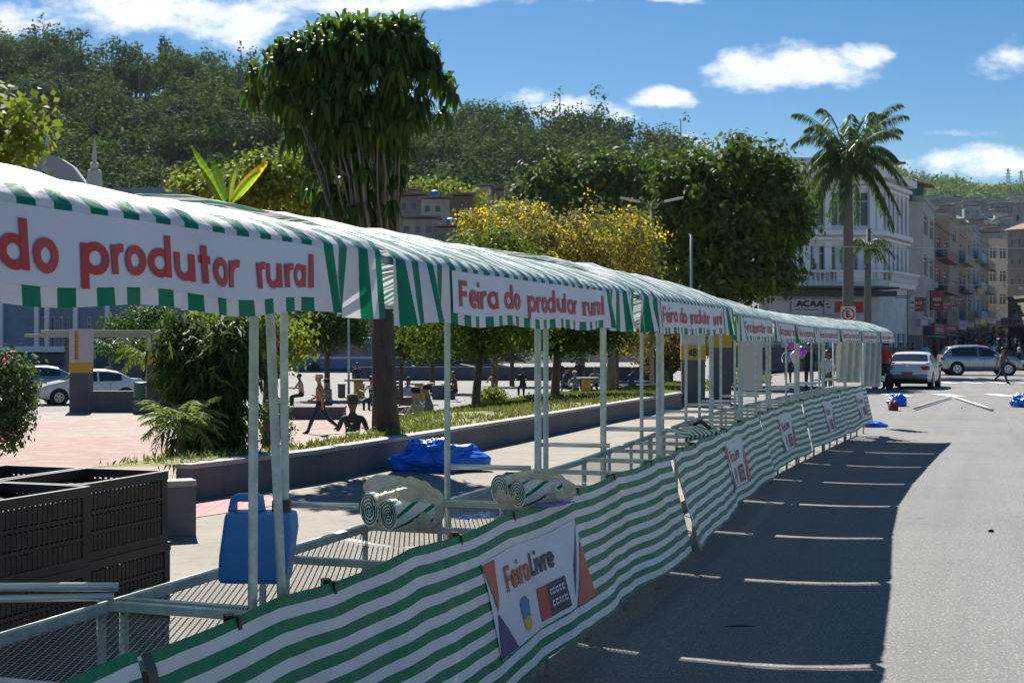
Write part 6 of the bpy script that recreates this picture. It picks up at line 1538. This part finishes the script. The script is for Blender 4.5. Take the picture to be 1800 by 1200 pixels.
BE = wmat('beige_wall', (.46, .42, .38)); BE2 = wmat('white_wall', (.42, .40, .37)); REDW = wmat('red_brick', (.27, .15, .12)); BRN = wmat('brown_wall', (.30, .24, .20)); YW = wmat('cream_wall', (.33, .29, .23)); BLW = wmat('blue_wall', (.30, .33, .35)); PKW = wmat('rose_wall', (.29, .25, .23)); GRW = wmat('grey_wall', (.36, .36, .36))
# beige building: its blank gable faces us, its front looks on the street
b = simple('apartment_building', 1596, 107, 1621, 107.5, 356, 'plain beige building right of the ornate building', BE, 1, 4, wh=(.01, .01), depth=10)
b2 = simple('apartment_building', 1621.5, 107.5, 1642, 118, 356, 'white balcony block facing the street beside the plain beige building', BE2, 2, 3, wh=(.7, .5), sign=mat('sign_dull_red', (.24, .035, .035), .6, var=.3, vscale=2))
m1 = MB(); m1.box((.9, 3.0, b.H+.7), (2.0, 5.0, 1.4)); m1.build('green_penthouse', [mat('penthouse_green', (.04, .14, .10), .6)], b.root); m1 = MB(); m1.bar((-.5, 3, b.H+1.9), (2.5, 3, b.H+1.35), 6, .12); m1.build('penthouse_roof', [ROOFT], b.root)
streetl = [(1642, 119, 1668, 132, 398, 'narrow red brick building with white strips in the shopping street', REDW, 2, 3, MATS['sign_dull_red']), (1669, 133, 1684, 142, 385, 'cream narrow tower-like building in the shopping street', YW, 1, 4, M_SIGNW),
  (1684.5, 143, 1698, 152, 412, 'brown weathered building left of the blue-grey one in the street', BRN, 2, 3, M_SIGNW), (1698.5, 153, 1708, 160, 402, 'slim cream building with balconies in the shopping street', YW, 1, 3, mat('sign_rose', (.34, .13, .12), .6)),
  (1708.5, 161, 1722, 172, 405, 'blue-grey slim building in the middle of the shopping street', BLW, 2, 3, M_SIGNY), (1722.5, 173, 1738, 186, 425, 'rose coloured low building before the white block', PKW, 2, 3, M_SIGNW)]
for (a, d0, c, d1, tp, lab, wm, cc, rw, sg) in streetl: simple('shop_building', a, d0, c, d1, tp, lab, wm, cc, rw, sign=sg, wh=(.55, .5), balcony=wm if cc == 2 else None)
simple('apartment_building', 1737, 196, 1772, 198, 420, 'white block with dark wide windows where the street bends', BE2, 2, 3, wh=(.7, .5), first=4)
simple('apartment_building', 1771, 190, 1812, 187, 403, 'tall rose-beige block with small square windows at the right edge', PKW, 3, 4, wh=(.3, .35), first=4, roof=1.2)
simple('shop_building', 1690, 224, 1760, 230, 470, 'low grey buildings closing the end of the shopping street', GRW, 5, 2, wh=(.5, .4))
simple('apartment_building', 1780, 240, 1830, 236, 362, 'grey upper building behind the rose-beige block', GRW, 3, 5, wh=(.4, .4), first=6)
simple('shop_building', 1772, 150, 1830, 140, 520, 'low pale shop with a cream awning at the right edge', YW, 2, 1, wh=(.6, .5), sign=M_SIGNW)
M_DRED = mat('sign_dull_red', (.24, .035, .035), .6, var=.3, vscale=2)
for i, (px, D, w, h, m_) in enumerate(((1612, 101, 1.5, 1.3, M_DRED), (1603, 99, .5, 1.5, M_SIGNW), (1646, 112, 1.6, 2.0, M_DRED), (1662, 124, 1.6, 1.4, mat('sign_rose', (.34, .13, .12), .6)), (1684, 138, 1.5, 1.5, mat('sign_rose', (.34, .13, .12), .6)), (1707, 152, 1.0, 1.4, M_SIGNW), (1724, 160, 1.4, 1.0, M_SIGNY))):
    x = (px-900)/F*D; root = empty('projecting_sign', (x, D, zpx([535, 534, 528, 536, 528, 518, 512][i], D)), R(12), ['red and white sign nearest the ornate building', 'tall white sign panel left of the red shop signs', 'large red hanging sign over the pavement', 'small rose sign behind the large red one', 'rose banner sign halfway down the street', 'white hanging sign further down the street', 'orange sign at the far end of the row of signs'][i], 'shop sign', 'shop signs hanging over the shopping street')
    m1 = MB(); w *= .7; h *= .8; m1.box((0, 0, 0), (w, .18, h)); m1.build('panel', [m_], root, bevel=.02); m1 = MB(); [m1.box((w*(-.27+.18*q), -.095, .1), (w*.11, .01, h*(.14+.05*(q % 2)))) for q in range(4)]; m1.box((0, -.095, -.22*h), (w*.4, .01, h*.07)); m1.build('marks', [M_SIGNW if m_ is not M_SIGNW else M_INK], root)
    m1 = MB(); m1.bar((0, .1, h/2), (-.9, 1.6, h/2), .06); m1.build('bracket', [SHUT], root)

# left side buildings
LW = wmat('left_blue_wall', (.20, .24, .31), .05)
def church():
    D = 88; A = ((-260-900)/F*D, D); Bp = ((330-900)/F*D, D); z0 = -.8; zt = zpx(520, D); b = Bld('church_building', A, Bp, 12, z0, zpx(330, D), LW, 'blue-grey church-like building with white trim and pinnacles at the left')
    px2x = lambda px: (px-900)/F*D-A[0]; zf = lambda py: zpx(py, D)-z0
    wins = [(px2x(x0), px2x(x1), zf(612), zf(556)) for (x0, x1) in ((72, 80), (88, 96), (102, 110), (116, 122), (152, 160), (200, 212), (240, 252))]
    b.wall(wins, muntin=False); b.shell()
    for px in (3, 66, 84, 134, 190, 262): m1 = MB(); m1.box((px2x(px), -.12, zf(470)/2+0), (.28, .24, zf(470))); m1.build('pilaster', [TRIM], b.root)
    for (py, h) in ((615, .5), (631, .9)): b.band('cornice', zf(py)-h/2, h, .3, TRIM if py != 631 else mat('plinth', (.10, .10, .12), .8))
    for (px, base, tip) in ((77, 292, 222), (161, 298, 240)):
        x = px2x(px); m1 = MB(); m1.lathe([(.55, zf(base+25)), (.45, zf(base)), (.22, zf(base)+.1), (.30, zf(base-12)), (.12, zf(base-16)), (.17, zf(base-26)), (.015, zf(tip))], (x, .6, 0), 10); m1.build('pinnacle', [mat('pinnacle_stone', (.50, .49, .45), .8)], b.root)
    m1 = MB(); x = px2x(80); pts = [(x-2.3, zf(325)), (x-1.7, zf(300)), (x-.9, zf(280)), (x, zf(270)), (x+.9, zf(278)), (x+1.7, zf(292)), (x+2.6, zf(325))]; m1.prism([(p[0], p[1]) for p in pts], (0, .6, 0), (1, 0, 0), (0, 0, 1), (0, 1, 0), .8); m1.build('gable', [mat('gable_stone', (.33, .34, .36), .8)], b.root)
church()
def kiosk():
    D = 70; x0 = (62-900)/F*D; x1 = (345-900)/F*D; root = empty('kiosk', ((x0+x1)/2, D, -.77), 0, 'flat beige canopy roof on posts behind the left pillars', 'kiosk'); w = x1-x0; h = zpx(590, D)+.77
    m1 = MB(); m1.box((0, 0, h), (w, 3.2, .16)); m1.box((0, -1.55, h+.16), (w*.8, .15, .22)); m1.build('roof', [mat('kiosk_beige', (.48, .40, .28), .7)], root, bevel=.02)
    for x in (-w*.34, w*.12, w*.46): m1 = MB(); m1.box((x, .9, h/2), (.16, .16, h)); m1.build('post', [M_DGREY], root)
    m1 = MB(); m1.box((w*.16, 1.3, 1.0), (w*.2, .3, 1.8)); m1.build('counter', [mat('kiosk_blue', (.06, .07, .14), .6)], root)
kiosk()
simple('long_building', 345, 118, 700, 122, 560, 'long pale low building behind the blue bus', mat('long_pale', (.34, .31, .28), .8), 9, 1, wh=(.5, .5), first=1.2, shut=False)
simple('long_building', 700, 124, 1180, 128, 560, 'low white walled building behind the plaza trees', mat('long_white', (.40, .39, .38), .8), 12, 1, wh=(.5, .5), first=1.5, shut=False)
planter(620, 1180, 0, 92, .9, 'long white kerb wall on the far side of the plaza road', .3)
planter(1290, 1600, 0, 88, 1.5, 'long low pinkish wall behind the far stalls', .3)
# hillside shacks
shack_m = [wmat('shack_grey', (.20, .19, .18)), wmat('shack_brick', (.22, .13, .09)), wmat('shack_pale', (.34, .32, .29))]
shacks = [(700, 745, 345, 420, 120, 0), (742, 790, 350, 430, 118, 2), (788, 832, 345, 420, 122, 1), (705, 770, 385, 440, 112, 2), (765, 815, 400, 450, 110, 0), (842, 862, 328, 365, 140, 2), (868, 886, 335, 365, 142, 2), (886, 906, 327, 365, 141, 2), (720, 735, 335, 350, 128, 1)]
for i, (x0, x1, y0, y1, D, mi) in enumerate(shacks):
    a = (x0-900)/F*D; c = (x1-900)/F*D; za = zpx(y1, D)-7; zb = zpx(y0, D)
    root = empty('hillside_house', ((a+c)/2, D, za), R((i*37) % 20-10), ['grey shack at the left of the hillside cluster, above the awning', 'pale upper shack with a blue tank in the hillside cluster', 'brick shack at the right of the hillside cluster', 'low pale shack in front, left in the cluster', 'low grey shack in front, right in the cluster', 'small pale house above the yellow flowers', 'smallest pale house between two others above the yellow flowers', 'pale house above the yellow flowers, beside the round tree', 'tiny brick hut at the top of the hillside cluster'][i], 'house')
    w = c-a; h = zb-za; m1 = MB(); m1.box((0, 1.5, h/2), (w, 3, h)); m1.build('wall', [shack_m[mi]], root); m1 = MB(); m1.bar((-w/2-.25, 1.2, h+.10), (w/2+.25, 1.2, h+.22), 4.0, .09); m1.build('roof', [mat('shack_roof', (.22, .19, .17), .8, var=.4, vscale=1.5)], root)
    for k in range(max(1, int(w/.9))):
        m1 = MB(); x = -w/2+.45+k*.9; m1.box((x, -.01, h-.85), (.42, .05, .5)); f = m1.build('window', [PANE], root)
    if i in (1, 4): m1 = MB(); m1.lathe([(.35, h+.2), (.42, h+.5), (.38, h+.8), (.1, h+.9)], (0, 1.2, 0), 12); m1.build('water_tank', [M_BLUE], root)
# slope the shacks stand on
m1 = MB(); m1.grid(lambda u, v: (-14+18*u, 112+42*v, -.6+7.5*sst(np.array([v]), .0, .75)[0]*(1-abs(u-.55)**2*1.2)), 20, 20); o = m1.build('slope', [mat('hill_soil', (.045, .06, .025), .95)], smooth=True); o['kind'] = 'structure'
ptree('hedge_tree', 135, 770, [(760, 335, 50, 14, 0), (830, 350, 30, 16, 0)], 60, 26, .5, .5, LF_YEL, 'bright green low trees above the hillside shacks', trunk=.15, seed=77)

# --- far right hillside with many small houses
def rh(x, y):
    u = (y-330)/(1100-330); px = 900+F*x/y
    top = E+(600-np.interp(px, [1300, 1500, 1640, 1700, 1800, 2100], [268, 275, 318, 326, 332, 340]))/F*1100
    return np.where(y < 330, 4.0, 4+(top-4)*np.clip(u, 0, 1)**1.15)
X, Y = np.meshgrid(np.linspace(40, 700, 80), np.linspace(320, 1300, 70)); Z = rh(X, Y)+3*np.sin(X*.02)*np.sin(Y*.013)
co = np.stack([X, Y, Z], -1).reshape(-1, 3); i = np.arange(79*69); a = (i//79)*80+i % 79
def green_hill():
    m_ = bpy.data.materials.new('green_hill'); m_.use_nodes = True; t = NT(m_.node_tree); b = t.n['Principled BSDF']; c = t.ramp(t.noise(t.coord('Object'), .02, 8, .7), [(.35, (.035, .06, .025)), (.55, (.10, .14, .05)), (.7, (.17, .18, .08))]); t.put(b.inputs['Base Color'], c); b.inputs['Roughness'].default_value = .95; return m_
me = bpy.data.meshes.new('far_hill'); me.from_pydata(co.tolist(), [], np.stack([a, a+1, a+81, a+80], -1).tolist()); o = link('far_hill', me, [green_hill()], smooth=True); o['kind'] = 'structure'
hm = [wmat('far_grey', (.28, .28, .29)), wmat('far_brick', (.26, .16, .12)), wmat('far_pale', (.45, .43, .40)), wmat('far_blue', (.24, .28, .34)), wmat('far_cream', (.42, .36, .27))]
nmz = ['grey', 'brick', 'whitish', 'bluish', 'cream']
protos = []
for i, m_ in enumerate(hm):
    mb = MB(); mb.cur = 0; mb.box((0, 0, 0), (9, 7, 9)); mb.cur = 1; mb.bar((-5, 0, 4.8), (5, 0, 5.1), 8.2, .3); mb.cur = 2
    for x in (-2.7, 0, 2.7):
        for z in (-1.5, 2.0): mb.box((x, -3.5, z), (1.3, .12, 1.4))
    me = mb.mesh('far_house'); me.materials.append(m_); me.materials.append(ROOFT if i % 2 else GRW); me.materials.append(PANE); protos.append(me)
rr = random.Random(9)
for k in range(230):
    D = 340+560*rr.random()**1.2; px = rr.uniform(1630, 1830); x = (px-900)/F*D; i = rr.choice([0, 0, 1, 2, 3, 3, 4]); z = float(rh(np.array([x]), np.array([D]))[0])
    o = bpy.data.objects.new('hillside_house', protos[i]); COL.objects.link(o); s_ = rr.uniform(.7, 1.15); o.location = (x, D, z+2.5*s_); o.rotation_euler = (0, 0, rr.uniform(-.5, .5)); o.scale = (s_*rr.uniform(.8, 1.3), s_, s_*rr.uniform(.7, 1.3))
    tag(o, 'one of the small distant %s houses packed on the far right hillside' % nmz[i], 'house', 'small %s houses on the far right hillside' % nmz[i])
# tree belt on that hill, and the pylons on its top
rng = np.random.default_rng(8); N = 520; D_ = rng.uniform(840, 1090, N); px = rng.uniform(1560, 1830, N); x_ = (px-900)/F*D_; z_ = rh(x_, D_); keepk = (np.sin(px*.05)+np.sin(D_*.02+1) > -.3); x_, D_, z_ = x_[keepk], D_[keepk], z_[keepk]
c = np.repeat(np.stack([x_, D_, z_+2], -1), 30, 0)+rng.normal(size=(len(x_)*30, 3))*np.array([5, 5, 2.2]); o = quads_mesh('hilltop_wood', diamonds(c, rng.normal(size=c.shape), 2.6, 2.0, rng), [LF_MID]); tag(o, kind='stuff')
for (px, py, l) in ((1772, 296, 'left lattice pylon on the far right hilltop'), (1795, 300, 'right lattice pylon on the far right hilltop'), (1622, 300, 'thin mast on the far hilltop near the beige building')):
    D = 1080; x = (px-900)/F*D; zb = float(rh(np.array([x]), np.array([D]))[0]); h = zpx(py, D)-zb; m1 = MB()
    for (sx, sy) in ((-1, -1), (1, -1), (1, 1), (-1, 1)): m1.bar((sx*1.4, sy*1.4, 0), (sx*.4, sy*.4, h), .45)
    for k in range(4): z = h*(.45+.15*k); m1.bar((-3.2+k*.3, 0, z), (3.2-k*.3, 0, z), .4)
    o = m1.build('pylon', [M_STEEL]); o.location = (x, D, zb); tag(o, l, 'pylon')

for i, (px, py, l) in enumerate(((1742, 931, 'tiny dark stone alone on the sunny road'), (1690, 716, 'small crumpled scrap on the road near the pipes'), (1300, 1095, 'dark twig on the shaded road under the long skirt cloth'))):
    q = W(px, py, GD(py)); lump('pebble' if i == 0 else ('scrap' if i == 1 else 'twig'), (q.x, q.y, -.02), (.03, .02, .02) if i != 2 else (.10, .008, .006), M_BLACK if i != 1 else M_SIGNW, l, 'litter', i+1.5, res=8)
# light haze over the valley
hz = MB(); hz.box((40, 640, 75), (1700, 1420, 158)); ho = hz.build('haze', []) ; ho['kind'] = 'stuff'
hm_ = bpy.data.materials.new('haze'); hm_.use_nodes = True; ht = NT(hm_.node_tree); ht.n.clear(); o_ = ht.new('ShaderNodeOutputMaterial'); v_ = ht.new('ShaderNodeVolumePrincipled'); v_.inputs['Color'].default_value = (.72, .84, 1, 1); v_.inputs['Density'].default_value = .00005; v_.inputs['Anisotropy'].default_value = .3
ht.l.new(v_.outputs[0], o_.inputs['Volume']); ho.data.materials.append(hm_)
